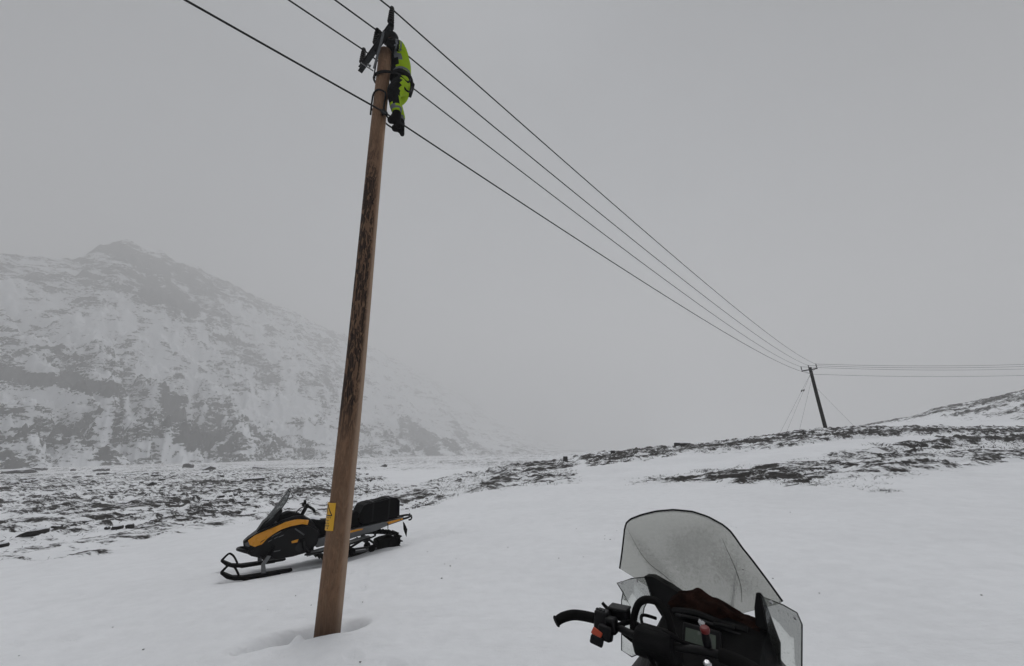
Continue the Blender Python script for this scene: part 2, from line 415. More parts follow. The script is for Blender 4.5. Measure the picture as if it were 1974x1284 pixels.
def build_ground():
    a1 = np.arange(-64, 64.001, .165); a2 = np.arange(64, 296, 4.)[1:]
    az = np.radians(np.concatenate([a1, a2])); nc = len(az)
    rs = [.05, .3, .6]
    while rs[-1] < 9: rs.append(rs[-1]*1.0085+.0)
    while rs[-1] < 70: rs.append(rs[-1]*1.0095)
    while rs[-1] < 2600: rs.append(rs[-1]*1.022)
    rs = np.array(rs); R, A = np.meshgrid(rs, az, indexing='ij')
    x = R*np.sin(A); y = R*np.cos(A); z = terrain(x, y); c = cover(x, y)
    # clumps of heather and turf stand a little proud of the snow
    sdw = ss(-10, 12, np.degrees(A)); cl = np.clip((fbm(x*2.2, y*.5, 4, 61)*(1-sdw)+fbm(x*.5, y*2.4, 4, 62)*sdw)*1.6, 0, 1)
    z = z+cl*ss(.12, .45, c)*.10*np.clip(R/18, .3, 3)
    st = streak(x, y); lim = 1-ss(120, 300, R)
    z = z+(.13*ss(-.10, .14, st)+.05*st)*ss(.08, .40, c)*np.clip(R/22, .5, 1.8)*lim
    edge = np.exp(-((st-.03)/.07)**2)
    c = np.clip(c*(.60+2.0*np.clip(st+.12, -.12, .5))+c*edge*.45, 0, 1)*np.where(R > 90, .85, 1)
    side = ss(-10, 12, np.degrees(A)) if True else 0
    def seg(ax, ay, bx, by, w):
        L = (bx-ax)**2+(by-ay)**2; t_ = np.clip(((x-ax)*(bx-ax)+(y-ay)*(by-ay))/L, 0, 1)
        return np.exp(-(np.hypot(x-ax-t_*(bx-ax), y-ay-t_*(by-ay))/w)**4), t_
    trod = np.zeros(x.shape)
    g1, t1 = seg(-2.3, 8.35, 1.6, 11.2, .24); trod += .9*g1*(1-t1)
    z -= .06*g1*(1-t1); 
    for off in (-.42, .42):
        q1, t2 = seg(-4.5+off*.59, 6.75-off*.81, .6+off*.59, 10.5-off*.81, .09); z -= .04*q1*(1-t2); trod += .5*q1*(1-t2)
    g2, _ = seg(-3.4, 7.0, -2.5, 5.2, .5); trod += .35*g2
    rs_ = random.Random(4)
    for (fx, fy, tx, ty, n_) in ((-2.3, 4.2, -3.9, 2.9, 7), (-1.9, 4.9, -2.6, 7.0, 7), (-4.4, 4.4, -7.2, 5.2, 8), (-2.6, 3.9, -5.4, 3.2, 8), (-1.4, 4.0, .1, 2.1, 6)):
        for i in range(n_):
            f = (i+.5)/n_; px = fx+(tx-fx)*f+rs_.uniform(-.05, .05); py = fy+(ty-fy)*f+rs_.uniform(-.05, .05)
            L = math.hypot(tx-fx, ty-fy); sd2 = .11*(1 if i % 2 else -1); px += -(ty-fy)/L*sd2; py += (tx-fx)/L*sd2
            ux, uy = (tx-fx)/L, (ty-fy)/L; a_ = ((x-px)*ux+(y-py)*uy)/.15; b_ = (-(x-px)*uy+(y-py)*ux)/.065
            e_ = np.exp(-(a_*a_+b_*b_)**2); z -= .022*e_; trod += .5*e_; z += .006*np.exp(-((a_*a_+b_*b_)-1.7)**2*2)
    z += (1-ss(9, 20, R))*ss(.8, 3, R)*(.030*fbm(x*.5-y*.15, y*.7+x*.25, 4, 301)+.006*fbm(x*3.1+y*1.2, y*4.5-x, 3, 307))
    V = np.stack([x, y, z], -1).reshape(-1, 3)
    o = np_mesh('ground', V, grid_faces(len(rs), nc, True), M_GROUND, attrs={'cover': c, 'side': side, 'trod': np.clip(trod, 0, 1)})
    return meta(o, kind='structure')
build_ground()

# the mountain: azimuth, slope of the line of sight to its skyline, distance of skyline and of foot
MT = np.array([(-80, .27, 560, 190), (-66, .285, 600, 200), (-56.4, .318, 620, 205), (-53.5, .334, 630, 205), (-51.6, .348, 640, 205), (-50.7, .384, 645, 208), (-49, .398, 650, 210),
  (-46.3, .402, 660, 215), (-44, .395, 670, 220), (-42.4, .384, 680, 225), (-37.3, .350, 720, 240), (-31.8, .322, 770, 260), (-26.4, .288, 830, 290), (-17.8, .235, 1050, 350),
  (-10.8, .172, 1220, 420), (-3.1, .088, 1380, 500), (4.4, .026, 1450, 600), (11.6, .002, 1480, 700), (20, -.006, 1300, 600)])
t = NT('mountain_rock_and_snow')
v = t.coords(); at = t.add('ShaderNodeAttribute', attribute_name='rock')
n1 = t.noise(t.coords((.035, .035, .10), (.25, .12, 0)), 1., 12, .68, .6)
n2 = t.noise(t.coords((.24, .24, .55), (.2, 0, 0)), 1., 6, .65)
nn = t.math('ADD', t.math('MULTIPLY', n1, .62), t.math('MULTIPLY', n2, .38))
thr = t.maprange(at.outputs['Fac'], 0, 1, .625, .37, False)
fac = t.maprange(t.math('SUBTRACT', nn, thr), -.012, .018)
rock = t.ramp(n2, [(.35, (.014, .014, .015)), (.55, (.036, .035, .034)), (.7, (.075, .072, .068))])
t.principled(t.mixc(fac, (.86, .88, .91), rock), .85, 0, t.bump(t.math('ADD', n1, fac), .8, 2.0), .15)
M_MOUNT = t.m
def build_mountain():
    az = np.arange(-80, 20.01, .12); s = np.concatenate([np.linspace(0, 1, 330), np.linspace(1.01, 1.5, 14)])
    S, A = np.meshgrid(s, az, indexing='ij')
    K = 1.7; k = np.interp(A, MT[:, 0], MT[:, 1]); Rr = K*np.interp(A, MT[:, 0], MT[:, 2]); Rb = K*np.interp(A, MT[:, 0], MT[:, 3])
    r = Rb+(Rr-Rb)*S; H = CAM_H+k*Rr; zb = -12.0
    prof = .62*S**1.30+.38*S**2.2
    z = zb+(H-zb)*np.where(S <= 1, prof, 1-(S-1)*1.5)
    # distances along the slope for the relief
    u = np.radians(A)*600; vv = S*450
    win = ss(0, .10, S)*(1-.55*ss(.85, 1, S))
    gul = fbm(u*.018+vv*.004, vv*.0045, 5, 101, .55); gul2 = 1-2*np.abs(fbm(u*.03+vv*.012, vv*.006+4, 4, 131, .55))
    amp = (H-zb)/260
    z = z+win*amp*(20*gul+13*gul2+7*fbm(u*.11, vv*.09, 5, 151, .6))
    ter = fbm(u*.006, vv*.035+u*.004, 4, 171); z = z+win*amp*9*np.clip(ter*2.5, -1, 1)
    z = z+ss(.86, .98, S)*amp*6*fbm(u*.05, vv*.02+1, 5, 191, .6)
    # rocky bands, gullies and fans
    el = (z-CAM_H)/r
    f = .42+.34*fbm(u*.02+vv*.010, vv*.006, 5, 201, .6)+.25*np.clip(ter, -.5, .8)+.16*fbm(u*.07, vv*.03, 4, 222)
    warp = fbm(u*.006, vv*.01, 3, 240)*55
    chute = 1-np.abs(fbm((u+warp+vv*.35)*.014, vv*.0022, 3, 251, .5))*2.6
    f = f-.34*ss(.55, .95, chute)*ss(.12, .3, S)*(1-.5*ss(.8, 1, S))
    strata = fbm(u*.006+3, (z+u*.10)*.045, 4, 261, .6); f = f+.30*strata*ss(.25, .5, S)
    fan = fbm((u+vv*.7)*.05, vv*.004, 4, 271); f = f+(.42*fan+.06)*(1-ss(.30, .55, S)); f = f+.22*fbm((u+vv*.4)*.04, vv*.006, 4, 281)
    def blob(a0, e0, sa, se, rot, amt):
        c, sn = math.cos(rot), math.sin(rot); dx = (A-a0)/10.; dy = (el-e0)/.1
        p = (dx*c+dy*sn)/sa; q = (-dx*sn+dy*c)/se
        return amt*np.exp(-(p*p+q*q))
    f = f+blob(-47.0, .335, .62, .30, -.35, .55)+blob(-43.5, .31, .45, .20, -.5, .42)+blob(-47.2, .385, .75, .14, -.2, .70)+blob(-41, .35, .8, .12, -.35, .4)
    f = f+blob(-52.0, .133, .55, .10, -.12, .75)+blob(-47.5, .122, .22, .05, -.2, .45)
    f = f+blob(-38.5, .045, .42, .16, -1.0, .20)+blob(-51, .05, .8, .2, 0, .22)
    f = f+blob(-15.5, .045, .50, .13, -.45, .34)+blob(-9, .02, .3, .12, -.3, .2)
    f = f-blob(-33, .10, .45, .28, -.9, .34)-blob(-49.8, .235, .12, .35, .2, .28)-blob(-43.2, .125, .30, .18, -.7, .22)-blob(-26, .045, .7, .14, -.3, .28)-blob(-53, .09, .5, .12, 0, .2)
    f = f+.10*ss(.9, 1, S)-.04*ss(.15, 0, S)
    V = np.stack([r*np.sin(np.radians(A)), r*np.cos(np.radians(A)), z], -1).reshape(-1, 3)
    o = np_mesh('mountain', V, grid_faces(len(s), len(az))[:, ::-1], M_MOUNT, attrs={'rock': np.clip(f, 0, 1)})
    meta(o, kind='structure')
build_mountain()

# blowing snow and mist in the air
hz = MB().box((0, 0, 330), (5600, 5600, 860))
hm = NT('misty_air'); pv = hm.add('ShaderNodeVolumePrincipled')
pv.inputs['Color'].default_value = (.99, .99, .99, 1); pv.inputs['Density'].default_value = HAZE_DENSITY; pv.inputs['Anisotropy'].default_value = .22
hm.l.new(pv.outputs[0], hm.out.inputs['Volume'])
meta(hz.build('haze', hm.m, smooth=False), kind='stuff')
# ---------------------------------------------------------------- poles and wires
M_BLACK = simple('black_plastic', (.004, .004, .005), .38, 0, .3, 20, .15, .18)
M_BLACKMATT = simple('black_matt', (.0035, .0035, .004), .75, 0, .4, 30, .3, .1)
M_RUBBER = simple('black_rubber', (.006, .006, .006), .8, 0, .3, 40, .4, .1)
M_STEEL = simple('galvanised_steel', (.10, .105, .11), .5, .6, .3, 30, .2)
M_DARKSTEEL = simple('dark_steel', (.022, .023, .025), .5, .6, .3, 30, .2)
M_WIRE = simple('cable_sheath', (.005, .005, .006), .6, 0, .2, 8, 0, .3)
M_PORC = simple('dark_porcelain', (.008, .006, .006), .5, 0, .3, 20, 0, .3)
P1 = Vector((-1.88, 4.43, 0)); P2 = Vector((35.33, 44.80, 0))
G2 = float(terrain(35.33, 44.80))
NDIR = (P2-P1).normalized(); ADIR = Vector((NDIR.y, -NDIR.x, 0))
EDIR = P1.normalized(); RT = Vector((EDIR.y, -EDIR.x, 0))    # away from the viewer's side, and to its right

t = NT('creosoted_pole_wood')
v = t.coords((1, 1, .16)); v1 = t.coords((1, 1, 1)); v2 = t.coords((1, 1, .35))
g1 = t.noise(v, 26, 8, .65, 1.2); g2 = t.noise(v2, 9, 6, .6, 2.5); g3 = t.noise(v, 120, 4, .6)
swirl = t.add('ShaderNodeTexWave', wave_type='BANDS', bands_direction='X'); swirl.inputs['Scale'].default_value = 15; swirl.inputs['Distortion'].default_value = 9; swirl.inputs['Detail'].default_value = 3; swirl.inputs['Detail Scale'].default_value = 1.6
t.l.new(v2, swirl.inputs['Vector'])
base = t.ramp(g1, [(.3, (.150, .080, .044)), (.5, (.270, .158, .095)), (.7, (.38, .245, .155))])
tar = t.ramp(t.math('MULTIPLY', swirl.outputs['Fac'], g2), [(.20, (.012, .008, .006)), (.42, (.060, .034, .022))])
# tar bled out along one side, strongest at mid height
sep = t.add('ShaderNodeSeparateXYZ'); t.l.new(v1, sep.inputs[0])
side = t.add('ShaderNodeVectorMath', operation='DOT_PRODUCT'); side.inputs[1].default_value = (-.16, -.98, 0)
t.l.new(v1, side.inputs[0])
sm = t.maprange(side.outputs['Value'], .0, .085)
zb = t.math('MULTIPLY', t.maprange(sep.outputs['Z'], .9, 2.6), t.maprange(t.math('ADD', sep.outputs['Z'], t.math('MULTIPLY', g2, 1.6)), 8.0, 5.4))
zb = t.math('MAXIMUM', zb, .38)
pat = t.maprange(t.math('ADD', t.math('MULTIPLY', g2, .42), t.math('MULTIPLY', g1, .58)), .46, .51)
tf = t.math('MULTIPLY', t.math('MULTIPLY', sm, zb), t.math('ADD', t.math('MULTIPLY', pat, .85), .34))
tf = t.math('MINIMUM', tf, 1.)
lowd = t.maprange(t.math('ADD', sep.outputs['Z'], t.math('MULTIPLY', g2, .5)), .55, .15)
lit_side = t.add('ShaderNodeVectorMath', operation='DOT_PRODUCT'); lit_side.inputs[1].default_value = (.92, .39, 0)
t.l.new(v1, lit_side.inputs[0])
base = t.mixc(t.math('MULTIPLY', t.maprange(lit_side.outputs['Value'], .05, .10), .55), base, (.42, .32, .24))  # pale light along the right edge, painted into the wood colour
colr = t.mixc(tf, base, tar); colr = t.mixc(t.math('MULTIPLY', lowd, .6), colr, (.05, .03, .022))
rg = t.maprange(g1, .3, .7, .55, .85, False)
t.principled(colr, rg, 0, t.bump(t.math('ADD', g1, t.math('MULTIPLY', g3, .5)), .7, .012), .25)
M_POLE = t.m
M_POLEDARK = simple('dark_pole_wood', (.005, .004, .004), .9, 0, .4, 12, .4, .1)
M_SIGN = simple('yellow_sign', (.75, .40, .015), .45, 0, .08, 10)
M_PRINT = simple('black_print', (.02, .015, .012), .5, 0, .1, 10)

def wood_pole(root, h, r0, r1, mat, z0=-.5, seg=40, nz=120):
    zz = np.linspace(z0, h, nz); an = np.linspace(0, 2*PI, seg, endpoint=False)
    Z, A = np.meshgrid(zz, an, indexing='ij'); rr = r0+(r1-r0)*(np.clip(Z, 0, h)/h)
    rr = rr*(1+.022*fbm(Z*1.3, np.cos(A)*1.2+np.sin(A)*.7, 4, 41)+.010*fbm(Z*7, A*2., 3, 43))
    bend = .012*np.sin(Z*.7)
    V = np.stack([rr*np.cos(A)+bend, rr*np.sin(A), Z], -1).reshape(-1, 3)
    V = np.vstack([V, [[0, 0, h+.03]]]); F = grid_faces(nz, seg, True)
    top = len(V)-1; b = (nz-1)*seg
    tr = np.array([(b+k, b+(k+1) % seg, top, top) for k in range(seg)])
    me_v = V; o = MB(); o.add([tuple(p) for p in me_v], [tuple(int(i) for i in f) for f in F]+[(int(a), int(b2), int(c)) for a, b2, c, _ in tr])
    return o.build('pole', mat, root, angle=60)
def insulator(parent, base, h, r=.045, n=5):
    m = MB(); prof = [(.018, 0), (.018, h*.14)]
    for k in range(n):
        z = h*(.14+.68*k/n); dz = h*.68/n; q = r*(1-.05*k)
        prof += [(q*.62, z), (q, z+dz*.18), (q*.95, z+dz*.35), (q*.6, z+dz*.8)]
    prof += [(r*.62, h*.84), (r*.72, h*.90), (r*.60, h*.97), (r*.25, h)]
    m.lathe(prof, base, seg=14); return m.build('insulator', M_PORC, parent)

ARM_Z = 7.56
def crossarm(root, n, a, zz, half, s=1., off=-.15):
    """steel channel arm on the near face of a pole, braces, three pin insulators; returns the wire seats"""
    c = n*off; m = MB(); yaw = math.atan2(a.y, a.x)
    m.box((c.x, c.y, zz), (2*half+.10, .012, .085*s), (0, 0, yaw))
    m.box((c.x-n.x*.03, c.y-n.y*.03, zz+.0435*s), (2*half+.10, .07, .010), (0, 0, yaw)); m.box((c.x-n.x*.03, c.y-n.y*.03, zz-.0435*s), (2*half+.10, .07, .010), (0, 0, yaw))
    m.build('crossarm', M_DARKSTEEL, root, bevel=.003)
    for sg in (-1, 1):
        b = MB(); e = a*(sg*half*.80)+c-n*.075
        b.tube([(e.x, e.y, zz-.02), (c.x*.95-n.x*.03+a.x*sg*.02, c.y*.95-n.y*.03+a.y*sg*.02, zz-.42)], .017*s, 6, flat=.5)
        b.build('brace', M_STEEL, root)
    bl = MB(); bl.lathe([(.02, 0), (.02, .02), (.012, .02), (.012, .05)], (c.x-n.x*.07, c.y-n.y*.07, zz-.40), -n, 6)
    bl.build('bolt', M_STEEL, root)
    seats = []
    for k in (1, 0, -1):
        p = a*(k*half)+c-n*.03; ih = .36*s
        pin = MB(); pin.tube([(p.x, p.y, zz-.07), (p.x, p.y, zz+.08)], .014*s, 6); pin.lathe([(.026, 0), (.026, .022)], (p.x, p.y, zz+.048*s), (0, 0, 1), 6); pin.build('insulator_pin', M_DARKSTEEL, root)
        insulator(root, (p.x, p.y, zz+.065*s), ih, .05*s)
        seats.append(Vector((p.x, p.y, zz+.065*s+ih*.90)))
    return seats

R1 = empty('utility_pole', P1, 0, 'tall brown wooden utility pole standing in the snow, with the lineman at its top', 'utility pole')
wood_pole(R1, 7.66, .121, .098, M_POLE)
seats1 = [p+P1 for p in crossarm(R1, NDIR, ADIR, ARM_Z, .44)]
# warning plate wrapped round the left of the pole
def arc_patch(mb, a0, a1, z0, z1, r, th=.004, n=12, mi=0):
    """angle 0 faces the viewer's side of the pole, negative to its left"""
    pts = []
    for i in range(n+1):
        a = math.radians(a0+(a1-a0)*i/n); d = -EDIR*math.cos(a)+RT*math.sin(a)
        pts.append(d)
    vs = []
    for rr in (r, r+th):
        for z in (z0, z1):
            vs += [(d.x*rr, d.y*rr, z) for d in pts]
    k = n+1; fs = []
    for i in range(n):
        fs += [(i, i+1, k+i+1, k+i), (2*k+i, 3*k+i, 3*k+i+1, 2*k+i+1), (i, 2*k+i, 2*k+i+1, i+1), (k+i, k+i+1, 3*k+i+1, 3*k+i)]
    fs += [(0, k, 3*k, 2*k), (n, 2*k+n, 3*k+n, k+n)]
    mb.add(vs, fs, mi)
rp = .1215
sg = MB(); arc_patch(sg, -124, -21, .862, 1.125, rp, .004, 18)
sign = sg.build('warning_plate', M_SIGN, R1, label='yellow high voltage warning plate')
def arc_line(mb, p, q, w, r=rp+.0045):
    (a0, z0), (a1, z1) = p, q; vs = []; n = 6
    L = math.hypot((a1-a0)*rp*PI/180, z1-z0); nx, nz = (z1-z0)/L, -(a1-a0)*rp*PI/180/L
    for i in range(n+1):
        for sgn in (-1, 1):
            a = a0+(a1-a0)*i/n+sgn*nx*w/2/rp*180/PI; z = z0+(z1-z0)*i/n+sgn*nz*w/2
            for rr in (r, r+.0012):
                d = -EDIR*math.cos(math.radians(a))+RT*math.sin(math.radians(a)); vs.append((d.x*rr, d.y*rr, z))
    fs = []
    for i in range(n):
        b = i*4; fs += [(b+1, b+3, b+7, b+5), (b, b+4, b+6, b+2), (b, b+1, b+5, b+4), (b+2, b+6, b+7, b+3)]
    fs += [(0, 2, 3, 1), (n*4, n*4+1, n*4+3, n*4+2)]
    mb.add(vs, fs)
pr = MB()
A0, A1, AM, ZT, ZB = -104, -34, -69, 1.108, 1.005
arc_line(pr, (AM, ZT), (A1, ZB), .010); arc_line(pr, (AM, ZT), (A0, ZB), .010); arc_line(pr, (A0, ZB), (A1, ZB), .010)
arc_line(pr, (AM+4, 1.078), (AM-5, 1.048), .006); arc_line(pr, (AM-5, 1.048), (AM+5, 1.045), .005); arc_line(pr, (AM+5, 1.045), (AM-2, 1.018), .006)
for z, segs in ((.985, [(-100, -92), (-86, -78), (-74, -66), (-62, -56), (-52, -40)]), (.955, [(-98, -88), (-82, -76), (-70, -60), (-55, -47)]),
                (.928, [(-100, -94), (-88, -78), (-72, -66), (-60, -50)]), (.905, [(-96, -86), (-80, -70), (-64, -52), (-49, -42)])):
    for s0, s1 in segs:
        arc_line(pr, (s0, z-.007), (s0, z+.007), .004); arc_line(pr, (s0, z+.006), (s1, z+.006), .0035)
        if (s1-s0) > 8: arc_line(pr, (s1, z-.007), (s1, z+.007), .004)
arc_line(pr, (-55, .878), (-50, .892), .008)
pr.build('warning_print', M_PRINT, sign)
# lower bracket on the pole for the bare lower wire
D1 = P1+ADIR*.125-EDIR*.03+Vector((0, 0, 6.33))
bk = MB(); bk.tube([Vector((0, 0, 6.33))+ADIR*.06, D1-P1+ADIR*.01], .014, 6); bk.lathe([(.02, -.05), (.032, -.03), (.032, .03), (.02, .05)], D1-P1, NDIR, 8)
bk.build('wire_clamp', M_DARKSTEEL, R1)

# far pole on the crest
R2 = empty('utility_pole', P2, 0, 'distant dark utility pole with crossarm and stay wires on the snowy crest at right', 'utility pole')
R2.location.z = 0
PT = 10.28
pp = wood_pole(R2, PT, .20, .16, M_POLEDARK, G2-.5, 16, 30)
ax2 = (NDIR+Vector((math.sin(math.radians(85)), math.cos(math.radians(85)), 0))).normalized(); A2 = Vector((ax2.y, -ax2.x, 0))
seats2 = [p+P2 for p in crossarm(R2, ax2, A2, PT-.28, .80, 1.35, -.20)]
def wire(name, pts, r, label, group=None, cat='power line', mat=None):
    m = MB(); m.tube(pts, r, 6); o = m.build(name, mat or M_WIRE); meta(o, label, cat, group); return o
def span(a, b, sag, n=50):
    return [a.lerp(b, i/n)-Vector((0, 0, 4*sag*(i/n)*(1-i/n))) for i in range(n+1)]
P0off = -NDIR*55; GRP = 'power lines strung from pole to pole'
lines = [('top right', 'upper right power line running from the lineman\'s pole to the distant pole'), ('mid', 'middle upper power line, between the two other upper lines from pole to pole'), ('low', 'upper left power line, third down, passing behind the lineman towards the distant pole')]
D2 = P2-ADIR*.0-EDIR*.2+Vector((0, 0, 9.45))
for k in range(3):
    a = seats1[k]; b = seats2[k]
    back = span(a, a+P0off+Vector((0, 0, -2.6)), .8)
    wire('power_line', back[::-1]+span(a, b, .8)[1:], .0125, lines[k][1], GRP)
back = span(D1, D1+P0off+Vector((0, 0, -2.9)), .8)
wire('power_line', back[::-1]+span(D1, D2, .8)[1:], .0125, 'lowest power line, crossing the big pole at the lineman\'s boots', GRP)
OUT = Vector((math.sin(math.radians(85)), math.cos(math.radians(85)), 0))
for k, (dz, lb) in enumerate(((1.2, 'farthest of the thin lines leaving the distant pole to the right'), (.9, 'middle of the thin lines leaving the distant pole to the right'), (.5, 'nearest upper thin line leaving the distant pole to the right'))):
    a = seats2[k]; wire('power_line', span(a, a+OUT*60+Vector((0, 0, dz+.6)), 1.0), .016, lb, 'thin lines leaving the distant pole')
wire('power_line', span(D2, D2+OUT*60+Vector((0, 0, 1.4)), 1.0), .015, 'lowest thin line leaving the distant pole to the right, well below the others', 'thin lines leaving the distant pole')
# stays
def stay(top, az, r, lb, ins=True):
    gx, gy = r*math.sin(math.radians(az)), r*math.cos(math.radians(az)); g = Vector((gx, gy, float(terrain(gx, gy))-.1))
    o = wire('stay_wire', [top, g], .009, lb, 'stay wires of the distant pole', 'stay wire', M_STEEL)
    if ins:
        p = top.lerp(g, .30); d = (g-top).normalized(); m = MB(); m.lathe([(.03, -.16), (.07, -.1), (.07, .1), (.03, .16)], p, d, 8); m.build('stay_insulator', M_PORC, o)
    return o
tp = P2+Vector((0, 0, PT-.6))
stay(tp, 33.6, 52, 'leftmost stay wire bracing the distant pole on its left side')
stay(tp, 34.2, 50, 'second stay wire left of the distant pole')
stay(tp-Vector((0, 0, .5)), 35.6, 53, 'short steep stay wire just left of the distant pole', False)
stay(tp-Vector((0, 0, 1.6)), 41.0, 60, 'faint stay wire sloping down to the right of the distant pole', False)
# ---------------------------------------------------------------- the lineman
def skin_mesh(name, chains, links=(), sub=2, root=0):
    """chains: list of [(x, y, z, r), ...]; links: pairs of flat vertex numbers joined by an edge"""
    vs = []; es = []; rs = []
    for ch in chains:
        b = len(vs)
        for i, q in enumerate(ch):
            vs.append(q[:3]); rs.append(q[3])
            if i: es.append((b+i-1, b+i))
    es += list(links)
    me = bpy.data.meshes.new(name); me.from_pydata(vs, es, []); o = bpy.data.objects.new(name, me); COL.objects.link(o)
    o.modifiers.new('skin', 'SKIN'); s = o.modifiers.new('sub', 'SUBSURF'); s.levels = sub; s.render_levels = sub
    if not me.skin_vertices: me.skin_vertices.new()
    for i, d in enumerate(me.skin_vertices[0].data):
        d.radius = (rs[i], rs[i]); d.use_root = (i == root)
    dg = bpy.context.evaluated_depsgraph_get(); dg.update()
    new = bpy.data.meshes.new_from_object(o.evaluated_get(dg)); new.name = name
    bpy.data.objects.remove(o); return new
def W(rt, e, z): return P1+RT*rt+EDIR*e+Vector((0, 0, z))
def skin_obj(name, chains, mats, parent, links=(), sub=2, pick=None, root=0):
    ch = [[(*W(*q[:3]), q[3]) for q in c] for c in chains]
    me = skin_mesh(name, ch, links, sub, root)
    for m in (mats if isinstance(mats, (list, tuple)) else [mats]): me.materials.append(m)
    me.polygons.foreach_set('use_smooth', [True]*len(me.polygons))
    if pick:
        for p in me.polygons:
            d = p.center-P1; p.material_index = pick(d.dot(RT), d.dot(EDIR), d.z)
    me.transform(Matrix.Translation(-parent.location))
    return link(bpy.data.objects.new(name, me), parent)
def cloth(name, c, var=.2):
    t = NT(name); v = t.coords(); n = t.noise(v, 10, 5, .6); w = t.noise(v, 60, 3, .6)
    t.principled(t.mixc(n, tuple(q*(1-var) for q in c), tuple(min(1, q*(1+var)) for q in c)), .8, 0, t.bump(t.math('ADD', n, t.math('MULTIPLY', w, .3)), .9, .035), .2)
    return t.m
M_HIVIS = cloth('high_visibility_cloth', (.31, .47, .012)); M_DKCLOTH = cloth('dark_work_cloth', (.003, .003, .004)); M_REFL = cloth('grey_reflective_band', (.14, .15, .16))
M_SKIN = simple('skin', (.42, .24, .17), .55, 0, .1, 10); M_HELM = simple('dark_helmet', (.02, .02, .024), .35)
M_STRAP = simple('black_webbing', (.005, .005, .006), .7, 0, .3, 20, 0, .25)
who = empty('person', W(.27, 0, 7.08), 0, 'lineman in neon yellow and black work clothes strapped to the top of the wooden pole', 'person')
pel = (.29, .0, 7.06)
torso = [(.275, 0, 7.05, .115), (.262, .0, 7.20, .112), (.26, .01, 7.36, .128), (.232, .02, 7.54, .142), (.170, .02, 7.70, .122), (.115, .02, 7.80, .06), (.06, .02, 7.90, .075), (.045, .02, 7.99, .08)]
lNear = [(.270, -.10, 6.99, .095), (.195, -.14, 6.83, .080), (.150, -.14, 6.75, .072), (.195, -.135, 6.55, .060), (.230, -.125, 6.38, .044), (.215, -.125, 6.27, .045), (.13, -.12, 6.22, .036)]
lFar = [(.280, .10, 7.01, .095), (.22, .13, 6.92, .080), (.20, .13, 6.84, .072), (.265, .12, 6.65, .060), (.305, .12, 6.49, .044), (.290, .12, 6.38, .045), (.205, .12, 6.33, .036)]
aNear = [(.16, -.16, 7.70, .062), (.10, -.25, 7.58, .050), (.045, -.27, 7.50, .046), (-.04, -.25, 7.62, .036), (-.09, -.22, 7.70, .030), (-.12, -.21, 7.74, .032)]
aFar = [(.17, .19, 7.72, .062), (.07, .25, 7.62, .050), (.02, .26, 7.60, .046), (-.06, .22, 7.72, .036), (-.11, .18, 7.78, .030), (-.14, .17, 7.81, .032)]
n0 = len(torso); n1 = len(lNear)
LK = [(0, n0), (0, n0+n1), (4, n0+2*n1), (4, n0+2*n1+len(aNear))]
body = skin_obj('body', [[(a, b, c, r*(.84 if c < 7.75 else 1)) for a, b, c, r in torso], lNear, lFar, aNear, aFar], M_SKIN, who, LK)
fat = lambda ch, k: [(a, b, c, r*k) for a, b, c, r in ch]
jk = [fat(torso[:5], 1.24), fat(aNear[:5], 1.35), fat(aFar[:5], 1.35)]
def pj(rt, e, z):
    if z < 7.265: return 1
    if abs(z-(7.30+.1*(rt-.25))) < .026: return 2
    if e < -.10 and z > 7.45 and rt < .105: return 1
    if e < -.12 and (.11 < rt < .145 or .185 < rt < .21) and z > 7.45: return 2
    if rt < .175 and z < 7.72: return 1
    return 0
skin_obj('jacket', jk, [M_HIVIS, M_DKCLOTH, M_REFL], who, [(4, 5), (4, 10)], 2, pj)
tr = [fat([(.272, 0, 7.08, .12), (.262, 0, 7.20, .115)], 1.16), fat(lNear[:3], 1.55)+[(.20, -.135, 6.54, .094), (.235, -.125, 6.38, .090)], fat(lFar[:3], 1.5)+[(.27, .12, 6.64, .094), (.31, .12, 6.49, .090)]]
def pt(rt, e, z):
    if 6.43+(.10 if e > 0 else 0) < z < 6.47+(.10 if e > 0 else 0): return 2
    if z < 6.37+(.10 if e > 0 else 0): return 2
    if z > 7.13: return 1
    if z > 6.50 and rt < (.245 if z > 6.8 else .235)+(.02 if e > 0 else 0): return 1
    return 0
skin_obj('trousers', tr, [M_HIVIS, M_DKCLOTH, M_REFL], who, [(0, 2), (0, 7)], 2, pt)
for q in (lNear, lFar):
    a, b, c = q[4], q[5], q[6]
    skin_obj('boot', [[(a[0], a[1], a[2]+.07, .066), (a[0], a[1], a[2]-.02, .072), (b[0]+.005, b[1], b[2]+.02, .074), (b[0]-.04, b[1], b[2]-.012, .060), (c[0]-.02, c[1], c[2]-.01, .046)], [(b[0]+.035, b[1], b[2]-.03, .055), (b[0]+.06, b[1], b[2]-.13, .030)]], M_BLACKMATT, who, [(2, 5)], 2)
# climbing irons: hooks that grip the pole, one per boot
for (dz, sx, ft) in ((0, 1, lNear), (.09, 1, lFar)):
    m = MB(); e0 = -.135
    pts = [W(.17, ft[5][1]*.9, 6.20+dz), W(.05, e0-.01, 6.36), W(.05, e0-.01, 6.62), W(.03, e0-.012, 6.70+dz*.5), W(-.06, e0+.01, 6.73+dz*.4), W(-.115, -.06, 6.70), W(-.128, -.01, 6.60), W(-.128, .0, 6.36)]
    if dz: pts = [W(.21, .12, 6.34), W(.12, .10, 6.36), W(.05, .135, 6.45), W(-.06, .12, 6.52), W(-.125, .03, 6.50)]
    m.tube([p-who.location for p in pts], .013, 7, smooth=5); m.build('climbing_iron', M_BLACK, who)
